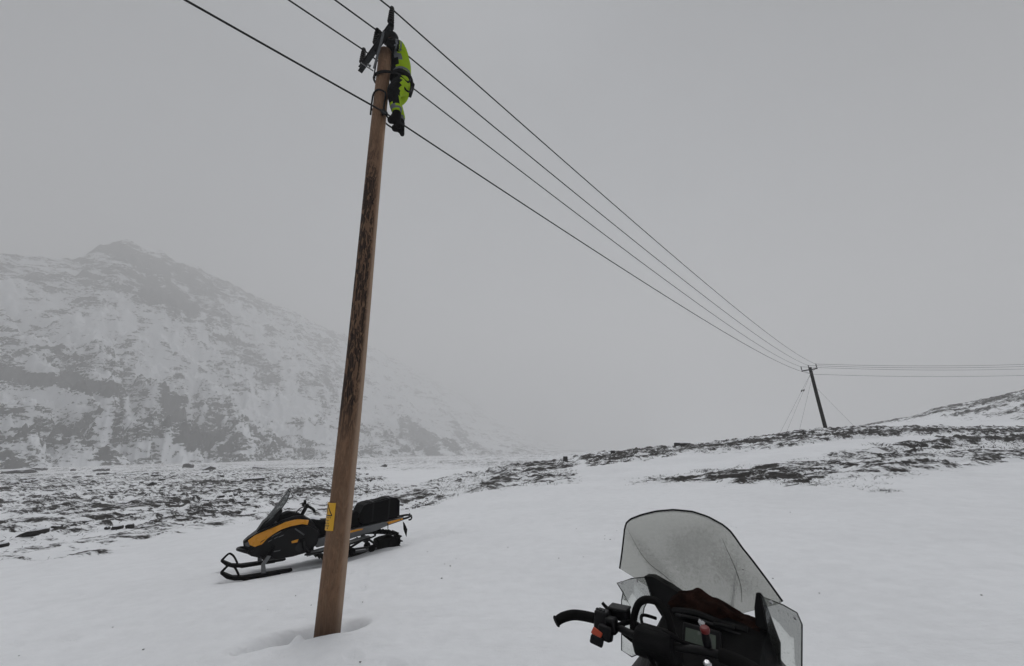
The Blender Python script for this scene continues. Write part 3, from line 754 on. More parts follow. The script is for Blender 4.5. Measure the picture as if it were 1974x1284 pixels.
# helmet, gloves, belt, strap, pouch
skin_obj('hood', [[(.165, .02, 7.70, .128), (.118, .02, 7.79, .10), (.075, .02, 7.88, .108), (.05, .02, 7.97, .096)]], M_DKCLOTH, who, (), 2)
h = MB(); hc = W(.035, .02, 8.0)-who.location
h.lathe([(.118, 0), (.116, .03), (.102, .07), (.07, .105), (.03, .12), (.004, .123)], hc, (-.25, -.1, 1), 18); h.lathe([(.135, -.008), (.137, .004), (.117, .008)], hc, (-.25, -.1, 1), 18)
h.build('helmet', M_HELM, who)
for q, sgn in ((aNear, -1), (aFar, 1)):
    w = q[4]; p = q[5]; ch = [[(w[0]+.03, w[1]-.005, w[2]-.05, .040), (w[0], w[1], w[2], .038), ((w[0]+p[0])/2, (w[1]+p[1])/2, (w[2]+p[2])/2, .040), (*p[:3], .034)]]; lk = []
    for k in range(5):
        if k < 4:
            o = (k-1.5)*.019; L = (.050, .060, .056, .044)[k]
            b0 = (p[0]-.005, p[1]+o, p[2]+.012, .0105); ch.append([b0, (p[0]-.03, p[1]+o*1.1, p[2]+.02+L*.25, .010), (p[0]-.03-L*.5, p[1]+o*1.1, p[2]+.005+L*.1, .009), (p[0]-.025-L*.5, p[1]+o, p[2]-.03, .0085)])
        else: ch.append([(w[0]-.01, w[1]-sgn*.02, w[2]+.02, .012), (w[0]-.04, w[1]-sgn*.05, w[2]+.015, .011), (w[0]-.065, w[1]-sgn*.05, w[2]-.0, .010)])
    base = 4; lk = [(3 if k < 4 else 2, 4+4*k) for k in range(5)]
    skin_obj('glove', ch, M_BLACKMATT, who, lk, 1)
m = MB()
ring = lambda rx, ry, cx, z, tilt, n=28: [W(cx+rx*math.cos(2*PI*k/n), ry*math.sin(2*PI*k/n), z+tilt*math.cos(2*PI*k/n))-who.location for k in range(n)]
m.tube(ring(.148, .158, .262, 7.19, .0), .032, 8, closed=True, flat=1.3); m.build('tool_belt', M_STRAP, who, label='black tool belt')
m = MB(); m.tube(ring(.25, .165, .110, 7.10, .03), .016, 8, closed=True, flat=1.5); m.build('pole_strap', M_STRAP, who)
m = MB(); m.tube([W(.39, -.10, 7.17)-who.location, W(.34, -.19, 6.98)-who.location, W(.23, -.20, 7.04)-who.location, W(.20, -.15, 7.12)-who.location], .014, 6, smooth=5)
m.tube([W(.42, -.03, 7.16)-who.location, W(.40, -.13, 6.90)-who.location, W(.33, -.185, 6.82)-who.location, W(.22, -.20, 6.98)-who.location], .014, 6, smooth=5); m.build('harness', M_STRAP, who)
m = MB(); c = W(.41, -.02, 7.04)-who.location
m.box(c, (.07, .12, .19), (0, .18, math.atan2(RT.y, RT.x))); m.box(c+Vector((0, 0, .09)), (.08, .13, .03), (0, .18, math.atan2(RT.y, RT.x))); m.build('pouch', M_STRAP, who, bevel=.012)
m = MB(); m.tube([W(-.115, -.09, 7.42)-who.location, W(-.13, -.08, 7.2)-who.location, W(-.135, -.07, 7.05)-who.location, W(-.12, -.08, 6.98)-who.location], .010, 6, smooth=4); m.build('lanyard', M_STRAP, who)
# ---------------------------------------------------------------- the yellow and black snowmobile
M_YELLOW = simple('orange_yellow_paint', (.70, .29, .010), .30, 0, .10, 6)
M_GREY = simple('grey_painted_metal', (.135, .14, .145), .5, .2, .2, 9, .2)
M_LAMP = simple('lamp_lens', (.10, .10, .11), .15, 0, .1, 5)
M_SNOWY = simple('snow_crust', (.78, .80, .84), .8, 0, .06, 12, .6)
def glass_mat(name, tint, dirt, frost=.0, dens=(0, 1)):
    t = NT(name); tr = t.add('ShaderNodeBsdfTransparent'); tr.inputs[0].default_value = (*tint, 1)
    gl = t.add('ShaderNodeBsdfGlossy'); gl.inputs['Roughness'].default_value = .12; gl.inputs['Color'].default_value = (.8, .82, .85, 1)
    fr = t.add('ShaderNodeFresnel'); fr.inputs[0].default_value = 1.45
    m1 = t.add('ShaderNodeMixShader'); t.l.new(t.math('MULTIPLY', fr.outputs[0], .45), m1.inputs[0]); t.l.new(tr.outputs[0], m1.inputs[1]); t.l.new(gl.outputs[0], m1.inputs[2])
    df = t.add('ShaderNodeBsdfDiffuse'); v = t.coords()
    dc = t.ramp(t.noise(v, 60, 3, .6), [(.35, tuple(q*.5 for q in dirt)), (.65, dirt)]); t.l.new(dc, df.inputs[0])
    m2 = t.add('ShaderNodeMixShader'); t.l.new(m1.outputs[0], m2.inputs[1]); t.l.new(df.outputs[0], m2.inputs[2])
    return t, v, m2, m1
t, v, m2, _ = glass_mat('smoked_windshield', (.66, .67, .66), (.20, .20, .20))
t.l.new(t.maprange(t.noise(v, 30, 5, .7), .5, .72, .10, .65), m2.inputs[0]); t.l.new(m2.outputs[0], t.out.inputs[0]); M_SMOKE = t.m

SLED_O = Vector((-2.363, 8.29, -.14)); SLED_RZ = math.radians(-144)
S = empty('snowmobile', SLED_O, SLED_RZ, 'yellow and black snowmobile parked on the snow behind the wooden pole', 'snowmobile')
def both(fn):
    for sg in (1, -1): fn(sg)
# tunnel
tun = MB(); tun.hull([(-.05, .545, .195), (.3, .515, .20), (.75, .465, .20), (1.3, .40, .20), (1.55, .36, .19), (1.45, .24, .19), (1.15, .27, .20), (.99, .285, .20), (.70, .345, .20), (.48, .375, .20), (.25, .44, .20), (-.06, .50, .195)])
tun.build('tunnel', M_GREY, S, bevel=.006)
def strip(sg):
    m = MB(); m.slab([(1.05, .425), (.78, .452), (.70, .445), (.72, .425), (1.0, .392)], sg*.200, sg*.206); m.build('decal_stripe', M_YELLOW, S)
    m = MB(); m.slab([(.27, .505), (-.03, .54), (-.04, .515), (.24, .462)], sg*.200, sg*.207); m.build('reflector_stripe', M_YELLOW, S)
    b = MB(); b.slab([(1.62, .165), (1.35, .20), (.62, .295), (.60, .325), (1.35, .235), (1.60, .20)], sg*.20, sg*.40); b.build('running_board', M_GREY, S, bevel=.004)
    b = MB(); b.tube([(1.66, sg*.40, .20), (1.35, sg*.415, .215), (.60, sg*.40, .315), (.52, sg*.30, .35)], .016, 8, smooth=4); b.build('board_rail', M_BLACK, S)
    k = MB(); k.tube([(1.55, sg*.30, .17), (1.66, sg*.34, .30), (1.70, sg*.34, .42)], .03, 8, smooth=4); k.build('toe_guard', M_BLACK, S)
both(strip)
# track belt with lugs
path = []
def arc(cx, cz, r, a0, a1, n):
    return [(cx+r*math.cos(math.radians(a0+(a1-a0)*i/n)), cz+r*math.sin(math.radians(a0+(a1-a0)*i/n))) for i in range(n+1)]
path += [(x, .012) for x in np.linspace(1.18, .12, 12)]
path += arc(.10, .135, .125, 268, 80, 12)[1:]
path += [(.28, .30), (.46, .33), (.62, .345), (.9, .32), (1.2, .30)]
path += arc(1.40, .235, .10, 100, -60, 9)
def track(root, y0=.185, rows=50, lug=.052):
    P = [Vector((x, 0, z)) for x, z in path]; P.append(P[0].copy()); L = [0]
    for i in range(1, len(P)): L.append(L[-1]+(P[i]-P[i-1]).length)
    def at(s):
        s = s % L[-1]
        for i in range(1, len(P)):
            if s <= L[i]:
                return P[i-1].lerp(P[i], (s-L[i-1])/max(1e-9, L[i]-L[i-1])), (P[i]-P[i-1]).normalized()
        return P[-1], (P[-1]-P[-2]).normalized()
    n = 130; outer = []; inner = []
    for k in range(n):
        p, d = at(L[-1]*k/n); nv = Vector((d.z, 0, -d.x))*-1
        outer.append(p+nv*.006); inner.append(p-nv*.006)
    m = MB(); vs = []
    for k in range(n): vs += [(outer[k].x, y0, outer[k].z), (outer[k].x, -y0, outer[k].z), (inner[k].x, y0, inner[k].z), (inner[k].x, -y0, inner[k].z)]
    fs = []
    for k in range(n):
        a = 4*k; b = 4*((k+1) % n); fs += [(a, a+1, b+1, b), (a+2, b+2, b+3, a+3), (a, b, b+2, a+2), (a+1, a+3, b+3, b+1)]
    m.add(vs, fs); tb = m.build('track', M_RUBBER, root)
    lg = MB(); rr = random.Random(3)
    for k in range(rows):
        p, d = at(L[-1]*k/rows); cx, cz = .75, .18
        nv = Vector((d.z, 0, -d.x)); c = Vector((.74, 0, .18)); nv = nv if (p-c).dot(nv) > 0 else -nv
        if nv.z < -.6 and p.x < 1.25: h = lug*.6
        else: h = lug
        ang = math.atan2(nv.x, nv.z)
        for yy, w in ((-.13, .09), (0, .11), (.13, .09)):
            lg.box(p+nv*(h*.5)+Vector((0, yy, 0)), (.016, w, h), (0, ang, 0))
    o = lg.build('track_lugs', M_RUBBER, tb, smooth=False); o['kind'] = 'stuff'
track(S)
# suspension: rails, wheels, arm, shock
def susp(sg):
    r = MB(); r.slab([(1.25, .11), (1.15, .045), (.13, .04), (.13, .075), (1.10, .085), (1.22, .15)], sg*.10, sg*.125); r.build('suspension_rail', M_GREY, S, bevel=.003)
    for x, z, q in ((.10, .125, .095), (.50, .085, .06), (.85, .085, .06)):
        w = MB(); w.lathe([(q*.35, -.022), (q*.5, -.02), (q*.86, -.02), (q, -.014), (q, .014), (q*.86, .02), (q*.5, .02), (q*.35, .022)], (x, sg*.155, z), (0, 1, 0), 18); w.build('idler_wheel', M_BLACKMATT, S)
both(susp)
m = MB(); m.tube([(.60, .12, .235), (.60, -.12, .235)], .055, 14); m.build('carrier_wheel', M_BLACK, S)
m = MB(); m.tube([(.66, .10, .24), (.97, .10, .10)], .020, 8); m.tube([(.66, -.10, .24), (.97, -.10, .10)], .020, 8); m.tube([(.56, .10, .24), (.36, .10, .09)], .016, 8); m.tube([(.56, -.10, .24), (.36, -.10, .09)], .016, 8); m.build('suspension_arm', M_BLACK, S)
m = MB(); m.tube([(.72, 0, .27), (1.02, 0, .11)], .016, 8)
for k in range(9):
    p = Vector((.74+.026*k, 0, .262-.014*k)); m.lathe([(.030, -.005), (.036, 0), (.030, .005)], p, (.88, 0, -.47), 12)
m.build('shock_absorber', M_DARKSTEEL, S)
gd = MB(); gd.hull([(.40, .05, .165), (.39, .19, .165), (.30, .215, .165), (.12, .235, .165), (.02, .19, .165), (.0, .10, .165), (.06, .04, .165)]); gd.build('rear_track_cover', M_RUBBER, S, bevel=.02)
# skis
def ski(sg):
    y = sg*.42; m = MB(); w = lambda x, z: .0
    prof = [(2.76, .135), (2.67, .055), (2.57, .015), (2.45, .0), (1.86, .0), (1.82, .012), (1.82, .035), (2.2, .04), (2.47, .045), (2.60, .070), (2.68, .115), (2.745, .155)]
    m.slab(prof, y-.065, y+.065); k = m.build('ski', M_BLACKMATT, S, bevel=.006)
    kl = MB(); kl.slab([(2.5, 0), (1.95, 0), (1.98, -.018), (2.45, -.018)], y-.014, y+.014); kl.build('ski_keel', M_BLACK, k)
    lp = MB(); lp.tube([(2.745, y+.045, .14), (2.68, y+.02, .215), (2.64, y+.015, .222), (2.58, y+.015, .165), (2.52, y+.03, .06)], .013, 8, smooth=4)
    lp.tube([(2.745, y-.045, .14), (2.68, y-.02, .215), (2.64, y-.015, .222), (2.58, y-.015, .165), (2.52, y-.03, .06)], .013, 8, smooth=4); lp.build('ski_loop', M_BLACKMATT, k)
    sp = MB(); sp.hull([(2.235, .035, .028), (2.255, .16, .022), (2.19, .27, .022), (2.14, .26, .022), (2.20, .15, .022), (2.17, .035, .028)]); sp.v = [(a, b+y, c) for a, b, c in sp.v]; sp.build('ski_spindle', M_GREY, S, bevel=.004)
    sh = MB(); sh.tube([(2.20, y-sg*.03, .22), (2.02, sg*.14, .46)], .018, 8)
    for q in range(8):
        p = Vector((2.17-.012*q, y-sg*(.06+.021*q), .26+.020*q)); sh.lathe([(.028, -.005), (.036, 0), (.028, .005)], p, (-.5, -sg*.8, .7), 12)
    sh.build('front_shock', M_BLACK, S)
    a = MB(); a.tube([(2.19, y-sg*.02, .20), (2.32, sg*.12, .25)], .014, 8); a.tube([(2.19, y-sg*.02, .20), (2.02, sg*.13, .22)], .014, 8); a.build('control_arm', M_BLACK, S)
both(ski)
# body
body = MB(); body.hull([(2.52, .455, .07), (2.46, .505, .13), (2.32, .60, .19), (2.16, .665, .22), (2.02, .735, .22), (1.86, .775, .20), (1.72, .76, .17), (1.60, .70, .15), (1.50, .60, .16), (1.42, .48, .20),
    (1.45, .30, .22), (1.56, .20, .24), (1.80, .165, .25), (2.05, .16, .22), (2.22, .19, .19), (2.38, .245, .16), (2.47, .30, .12), (2.50, .38, .08)])
bd = body.build('body', M_BLACK, S, bevel=.02, angle=30)
def sides(sg):
    q = lambda x, z: sg*(.262-.05*max(0, (z-.55)/.2)-.16*max(0, (x-2.2)/.3)**1.5); q2 = lambda x, z: q(x, z)+sg*.012
    m = MB(); m.slab([(2.40, .31), (2.28, .46), (2.10, .55), (1.86, .615), (1.62, .60), (1.46, .50), (1.45, .36), (1.60, .22), (1.85, .18), (2.10, .18), (2.28, .22)], lambda x, z: q(x, z)-sg*.05, q2); m.build('side_panel', M_BLACK, S, bevel=.008)
    y = MB(); prof = [(2.46, .475), (2.38, .545), (2.24, .605), (2.09, .660), (1.98, .700), (1.90, .712), (1.80, .722), (1.63, .692), (1.645, .622), (1.73, .645), (1.90, .630), (2.03, .600), (2.12, .555), (2.21, .490), (2.27, .415), (2.36, .385), (2.43, .415)]
    y.slab(prof, lambda x, z: q(x, z)-sg*.03, lambda x, z: q(x, z)+sg*.020); y.build('yellow_panel', M_YELLOW, S, bevel=.005)
    b = MB(); b.slab([(1.86, .405), (1.76, .425), (1.77, .38), (1.85, .375)], lambda x, z: q2(x, z)-sg*.006, lambda x, z: q2(x, z)+sg*.004); b.build('yellow_badge', M_YELLOW, S)
    for k, (x, z, L, dz) in enumerate(((2.02, .575, .08, -.035), (2.10, .54, .05, -.025), (1.98, .52, .07, -.02), (2.06, .505, .05, -.02), (2.14, .47, .05, -.02), (2.0, .30, .09, -.005))):
        v_ = MB(); f = lambda a, c: q2(a, c)-sg*.004; g = lambda a, c: q2(a, c)+sg*.006
        v_.slab([(x, z), (x+L, z+dz), (x+L*1.05, z+dz-.012), (x+.01, z-.012)], f, g); v_.build('air_vent', M_GREY, S)
    st = MB(); st.tube([(1.83, sg*.265, .59), (1.68, sg*.275, .475)], .011, 8); st.build('side_strut', M_STEEL, S)
    hl = MB(); hl.slab([(2.50, .435), (2.44, .465), (2.36, .40), (2.40, .37), (2.48, .395)], sg*.03, sg*.125); hl.build('headlight', M_LAMP, S, bevel=.006)
    fn = MB(); fn.lathe([(.02, 0), (.065, .004), (.07, .012), (.04, .016)], (1.72, sg*.262, .30), (0, sg, 0), 16); fn.build('clutch_cover', M_DARKSTEEL, S)
both(sides)
bp = MB(); bp.tube([(2.44, .17, .325), (2.53, .12, .345), (2.57, .04, .35), (2.57, -.04, .35), (2.53, -.12, .345), (2.44, -.17, .325)], .022, 8, smooth=4); bp.tube([(2.40, .12, .28), (2.56, .05, .34)], .016, 8); bp.tube([(2.40, -.12, .28), (2.56, -.05, .34)], .016, 8); bp.build('front_bumper', M_BLACK, S)
# dash hump, windshield
dh = MB(); dh.hull([(2.10, .68, .17), (2.05, .80, .15), (1.93, .84, .15), (1.78, .80, .14), (1.66, .74, .10), (1.62, .66, .12)]); dh.build('instrument_hood', M_BLACKMATT, S, bevel=.02)
def shield(root, name, top, bot, xf, mat, nv=14, rim=None, thick=.004, rimmat=None, label=None):
    """curved sheet between a bottom and a top outline (y, z), bulged by xf(y, z)"""
    n = len(top); m = MB(); vs = []
    for i in range(nv+1):
        f = i/nv
        for k in range(n):
            y = bot[k][0]*(1-f)+top[k][0]*f; z = bot[k][1]*(1-f)+top[k][1]*f; vs.append((xf(y, z), y, z))
    fs = [(i*n+k, i*n+k+1, (i+1)*n+k+1, (i+1)*n+k) for i in range(nv) for k in range(n-1)]
    m.add(vs, fs); o = m.build(name, mat, root, solid=thick, angle=180)
    if label: o['label'] = label
    if rim:
        r = MB(); r.tube([(xf(y, z), y, z) for y, z in top], rim, 8); r.build('rubber_rim', rimmat or M_RUBBER, o)
    return o
def resample(pts, n):
    P = [Vector((a, b, 0)) for a, b in pts]; L = [0]
    for i in range(1, len(P)): L.append(L[-1]+(P[i]-P[i-1]).length)
    out = []
    for k in range(n):
        s = L[-1]*k/(n-1); i = 1
        while i < len(P)-1 and L[i] < s: i += 1
        q = P[i-1].lerp(P[i], (s-L[i-1])/max(1e-9, L[i]-L[i-1])); out.append((q.x, q.y))
    return out
tp_ = resample([(.20, .80), (.235, .92), (.225, 1.02), (.17, 1.12), (.10, 1.165), (0, 1.178), (-.10, 1.165), (-.17, 1.12), (-.225, 1.02), (-.235, .92), (-.20, .80)], 41)
bt_ = resample([(.19, .76), (.12, .69), (0, .64), (-.12, .69), (-.19, .76)], 41)
shield(S, 'windshield', tp_, bt_, lambda y, z: 2.325-.655*(z-.64)-1.6*y*y*(1-.3*(z-.64)), M_SMOKE, rim=.007)
wb = MB(); wb.hull([(2.36, .58, .10), (2.28, .72, .14), (2.16, .82, .15), (2.05, .90, .13), (2.03, .86, .13), (2.10, .74, .15), (2.20, .62, .14), (2.30, .56, .10)]); wb.build('windshield_base', M_BLACK, S, bevel=.01)
# handlebar
hb = MB(); hb.tube([(1.73, 0, .72), (1.66, 0, .885)], .032, 10); hb.build('steering_riser', M_BLACK, S)
hb = MB(); hb.tube([(1.60, .36, .855), (1.63, .32, .885), (1.66, .22, .905), (1.67, .08, .89), (1.67, -.08, .89), (1.66, -.22, .905), (1.63, -.32, .885), (1.60, -.36, .855)], .014, 8, smooth=4); hbo = hb.build('handlebar', M_BLACK, S)
def grip(sg):
    g = MB(); g.tube([(1.655, sg*.20, .905), (1.64, sg*.30, .895), (1.60, sg*.36, .865), (1.58, sg*.38, .82)], [.021, .021, .021, .018], 10, smooth=4); g.build('grip', M_RUBBER, hbo)
    g = MB(); g.box((1.68, sg*.16, .915), (.06, .07, .06), (0, .3, 0)); g.tube([(1.70, sg*.18, .93), (1.73, sg*.26, .91)], .008, 6); g.build('brake_lever' if sg > 0 else 'throttle_lever', M_BLACK, hbo, bevel=.008)
both(grip)
gh = MB(); gh.tube([(1.675, .06, .89), (1.69, .055, .97), (1.69, 0, .985), (1.69, -.055, .97), (1.675, -.06, .89)], .014, 8, smooth=4); gh.build('grab_handle', M_RUBBER, hbo)
cb = MB(); cb.tube([(1.70, .10, .90), (1.78, .11, .87), (1.84, .10, .78), (1.84, .08, .72)], .010, 6, smooth=5); cb.build('control_cable', M_BLACK, S)
# seat, backrest, rack
st = MB(); st.hull([(1.62, .66, .10), (1.56, .69, .13), (1.45, .66, .15), (1.30, .645, .17), (1.10, .635, .18), (.93, .64, .18), (.90, .60, .18), (.92, .46, .19), (1.30, .41, .19), (1.52, .40, .16), (1.60, .50, .12)]); st.build('seat', M_BLACKMATT, S, bevel=.025)
st = MB(); st.hull([(.94, .62, .13), (.93, .69, .13), (.84, .748, .12), (.765, .715, .12), (.76, .66, .12), (.80, .60, .13), (.72, .53, .14), (.66, .49, .14), (.92, .46, .15)]); st.build('backrest', M_BLACKMATT, S, bevel=.02)
rk = MB()
for yy in (-.17, .17):
    rk.tube([(.70, yy, .50), (.35, yy, .535), (0, yy, .565), (-.06, yy, .55)], .012, 8, smooth=3)
for xx in (.60, .40, .20, .02): rk.tube([(xx, -.17, .512+.08*(.6-xx)), (xx, .17, .512+.08*(.6-xx))], .010, 6)
rk.build('luggage_rack', M_BLACK, S)
rb = MB(); rb.tube([(.02, .19, .52), (-.13, .17, .53), (-.24, .10, .545), (-.27, 0, .545), (-.24, -.10, .545), (-.13, -.17, .53), (.02, -.19, .52)], .020, 8, smooth=4); rb.tube([(-.26, 0, .54), (-.30, 0, .51), (-.285, 0, .47), (-.24, 0, .465)], .016, 8, smooth=3); rb.tube([(-.25, 0, .54), (-.255, 0, .585)], .012, 6); rb.build('rear_bumper', M_BLACK, S)
fl = MB(); fl.slab([(-.07, .47), (-.10, .44), (-.165, .32), (-.155, .19), (-.12, .26), (-.09, .33)], .13, .15); fl.build('tow_strap', M_BLACKMATT, S, bevel=.003)
ht = MB(); ht.tube([(.25, .205, .50), (.245, .207, .42), (.24, .2, .36)], .007, 6); ht.build('tie_down', M_BLACKMATT, S)
# cargo bag
bagroot_z = .55
bg_ = MB(); sec = []
prof = [(.80, .70), (.735, .835), (.66, .862), (.40, .888), (.20, .930), (.12, .920), (.060, .86), (.050, .60), (.10, .565), (.45, .525), (.68, .505), (.755, .56)]
bg_.hull([(x, z, .185+.045*min(1, (z-.5)/.10)) for x, z in prof])
bag = bg_.build('cargo_bag', M_BLACKMATT, None, bevel=.010, angle=30)
bag.location = SLED_O; bag.rotation_euler = (0, 0, SLED_RZ); meta(bag, 'bulky black soft cargo bag strapped on the rear rack of the yellow snowmobile', 'bag')
rim = MB(); rim.tube([(x, .23, z) for x, z in prof[:8]], .008, 6); rim.tube([(x, -.23, z) for x, z in prof[:8]], .008, 6); rim.build('zip_piping', M_BLACK, bag)
lid = MB(); lid.slab([(.64, .872), (.42, .898), (.22, .940), (.20, .925), (.42, .880), (.64, .855)], -.15, .15); lid.build('lid', M_BLACKMATT, bag, bevel=.012)
for xx in (.56, .26):
    z0 = .515+.08*(.6-xx); zt = .875 if xx > .4 else .918
    s_ = MB(); s_.tube([(xx, .20, z0), (xx, .236, z0+.10), (xx, .236, zt-.03), (xx, .21, zt+.008), (xx, 0, zt+.016), (xx, -.21, zt+.008), (xx, -.236, zt-.03), (xx, -.236, z0+.10), (xx, -.20, z0)], .016, 6, smooth=2, flat=.35); s_.build('strap', M_BLACK, bag)
# snow lying on the hood and behind the windshield
sw = MB(); sw.lathe([(.10, 0), (.09, .02), (.05, .04), (.01, .045)], (1.50, 0, .66), (-.2, 0, 1), 18); o = sw.build('snow_patch', M_SNOWY, S); o.scale = (1, 1, 1)
# ---------------------------------------------------------------- the nearer snowmobile, seen from the rider's place
NS_O = Vector((.72, 1.84, 0)); NPSI = math.radians(42.63); NS_RZ = PI/2-NPSI
N = empty('snowmobile', NS_O, NS_RZ, 'black snowmobile in the right foreground with a clear dirty windshield', 'snowmobile')
M_NBLACK = simple('worn_black_plastic', (.0045, .0045, .005), .5, 0, .4, 18, .35, .2)
M_NDARK = simple('dark_dashboard', (.0035, .0035, .004), .65, 0, .4, 26, .5, .12)
M_RED = simple('red_plastic', (.15, .012, .012), .4, 0, .1, 10)
M_ORANGE = simple('orange_switch', (.45, .06, .02), .4, 0, .1, 10)
M_LCD = simple('grey_green_display', (.075, .095, .075), .2, 0, .06, 10)
M_CHROME = simple('bright_bolt', (.55, .55, .56), .3, .8, .1, 30)
t, v, m2, base = glass_mat('clear_dirty_windshield', (.925, .93, .905), (.27, .265, .24))
uvp = t.add('ShaderNodeTexCoord'); sx = t.add('ShaderNodeSeparateXYZ'); t.l.new(uvp.outputs['Object'], sx.inputs[0])
Y, Z = sx.outputs['Y'], sx.outputs['Z']
def gauss(t, a0, sa, b0, sb, rot):
    c, s = math.cos(rot), math.sin(rot)
    dy = t.math('SUBTRACT', Y, a0); dz = t.math('SUBTRACT', Z, b0)
    p = t.math('DIVIDE', t.math('ADD', t.math('MULTIPLY', dy, c), t.math('MULTIPLY', dz, s)), sa)
    q = t.math('DIVIDE', t.math('SUBTRACT', t.math('MULTIPLY', dz, c), t.math('MULTIPLY', dy, s)), sb)
    return t.math('POWER', 2.718, t.math('MULTIPLY', t.math('ADD', t.math('MULTIPLY', p, p), t.math('MULTIPLY', q, q)), -1.))
d1 = gauss(t, -.07, .16, 1.235, .06, -.45)     # thick dirt under the top edge, running down to the right
d2 = gauss(t, -.18, .07, 1.12, .09, -.2)
d3 = gauss(t, .17, .18, 1.11, .030, .95)       # streak along the left crease
d4 = gauss(t, -.02, .25, 1.14, .16, 0)
dd = t.math('ADD', t.math('ADD', t.math('MULTIPLY', d1, .42), t.math('MULTIPLY', d2, .42)), t.math('ADD', t.math('MULTIPLY', d3, .6), t.math('MULTIPLY', d4, .72)))
n1 = t.noise(v, 240, 3, .6); n2 = t.noise(v, 85, 4, .7); n3 = t.noise(v, 9, 3, .6)
sp = t.math('ADD', t.math('MULTIPLY', n1, .55), t.math('MULTIPLY', n2, .45))
thr = t.maprange(t.math('MULTIPLY', dd, t.math('ADD', n3, .5)), 0, 1.0, .66, .40, False)
spots = t.maprange(t.math('SUBTRACT', sp, thr), -.01, .055, 0, .40)
film = t.math('ADD', t.math('MULTIPLY', dd, .12), .22)
t.l.new(t.math('MAXIMUM', spots, film), m2.inputs[0]); t.l.new(m2.outputs[0], t.out.inputs[0]); M_CLEAR = t.m
t, v, m2, base = glass_mat('clear_deflector', (.93, .94, .925), (.16, .16, .14))
nn = t.maprange(t.noise(v, 150, 4, .7), .60, .70, .05, .45); t.l.new(nn, m2.inputs[0]); t.l.new(m2.outputs[0], t.out.inputs[0]); M_DEFL = t.m
t = NT('red_brown_towel'); v = t.coords(); n = t.noise(v, 18, 5, .6); w = t.noise(v, 150, 3, .6)
t.principled(t.ramp(n, [(.35, (.009, .005, .004)), (.55, (.026, .011, .008)), (.7, (.042, .019, .014))]), .95, 0, t.bump(t.math('ADD', t.math('MULTIPLY', n, 1.), w), .8, .012), .1); M_TOWEL = t.m

M_CREASE = simple('dirty_crease', (.20, .20, .185), .6, 0, .3, 40)
# windshield
top = resample([(.322, 1.058), (.300, 1.12), (.262, 1.235), (.250, 1.262), (.225, 1.283), (.17, 1.305), (.10, 1.325), (.02, 1.337), (-.06, 1.336), (-.12, 1.322), (-.175, 1.296), (-.196, 1.278), (-.245, 1.195), (-.290, 1.12), (-.326, 1.056)], 57)
bot = resample([(.300, 1.045), (.20, .985), (.10, .935), (0, .915), (-.10, .935), (-.20, .985), (-.315, 1.045)], 57)
def nx(y, z):
    b = .055*(1-(y/.33)**2); cr = .012*math.exp(-((abs(y)-.17-.35*(z-1.05))/.02)**2)
    return -.25*(z-1.05)+b-cr*(.5 if z < 1.25 else 0)
ws = shield(N, 'windshield', top, bot, nx, M_CLEAR, 26, rim=.0038, thick=.004, rimmat=M_BLACK)
for pts in ([(-.158, 1.245), (-.165, 1.208), (-.180, 1.146), (-.188, 1.076), (-.176, 1.012)], [(.246, 1.245), (.219, 1.160), (.182, 1.098), (.130, 1.055), (.082, 1.012)]):
    q = MB(); q.tube([(nx(a, b)-.002, a, b) for a, b in pts], [.0004, .0010, .0015, .0015, .0008], 6, smooth=4); q.build('moulded_crease', M_CREASE, ws)
# clear side deflectors
def deflector(pts, xf, sg):
    y0 = [p[0] for p in pts]; cy = sum(y0)/len(pts); cz = sum(p[1] for p in pts)/len(pts)
    m = MB(); vs = [(xf(a, b), a, b) for a, b in pts]+[(xf(cy, cz), cy, cz)]; n = len(pts)
    m.add(vs, [(k, (k+1) % n, n) for k in range(n)]); o = m.build('side_deflector', M_DEFL, N, solid=.004, angle=180)
    e = MB(); e.tube(vs[:-1], .0022, 6, closed=True); e.build('edge', M_BLACK, o)
    return o
xl = lambda y, z: -.03-.10*(abs(y)-.25)
dl = deflector([(.322, 1.005), (.296, .975), (.307, .940), (.329, .745), (.284, .732), (.237, .758), (.240, .82), (.205, .93), (.165, .99), (.189, 1.050), (.25, 1.035)], xl, 1)
dr = deflector([(-.266, 1.069), (-.335, 1.056), (-.372, 1.042), (-.380, 1.010), (-.352, .877), (-.335, .76), (-.29, .742), (-.255, .80), (-.270, .90)], xl, -1)
for (o, y, z) in ((dl, .299, 1.012), (dl, .225, 1.030), (dr, -.298, 1.057), (dr, -.365, 1.026)):
    b = MB(); b.lathe([(.0065, 0), (.006, .003), (.003, .005)], (xl(y, z)-.002, y, z), (-1, 0, 0), 10); b.build('screw', M_CHROME, o)
# black supports that rise from the dash to the windshield
def support(pts, y_in, xx=.02, dp=.03):
    m = MB(); m.add([(xx-.02, a, b) for a, b in pts]+[(xx+dp, a, b) for a, b in pts], [tuple(range(len(pts))), tuple(range(len(pts), 2*len(pts)))[::-1]]+[(i, (i+1) % len(pts), (i+1) % len(pts)+len(pts), i+len(pts)) for i in range(len(pts))])
    return m.build('windshield_support', M_NBLACK, N, bevel=.004)
support([(.204, 1.046), (.165, 1.050), (.10, 1.028), (.035, 1.000), (.06, .93), (.14, .90), (.180, .955)], 0)
support([(-.248, 1.072), (-.262, 1.074), (-.270, 1.062), (-.297, .925), (-.285, .86), (-.24, .86), (-.225, .95), (-.233, 1.02)], 0, .0, -.005)
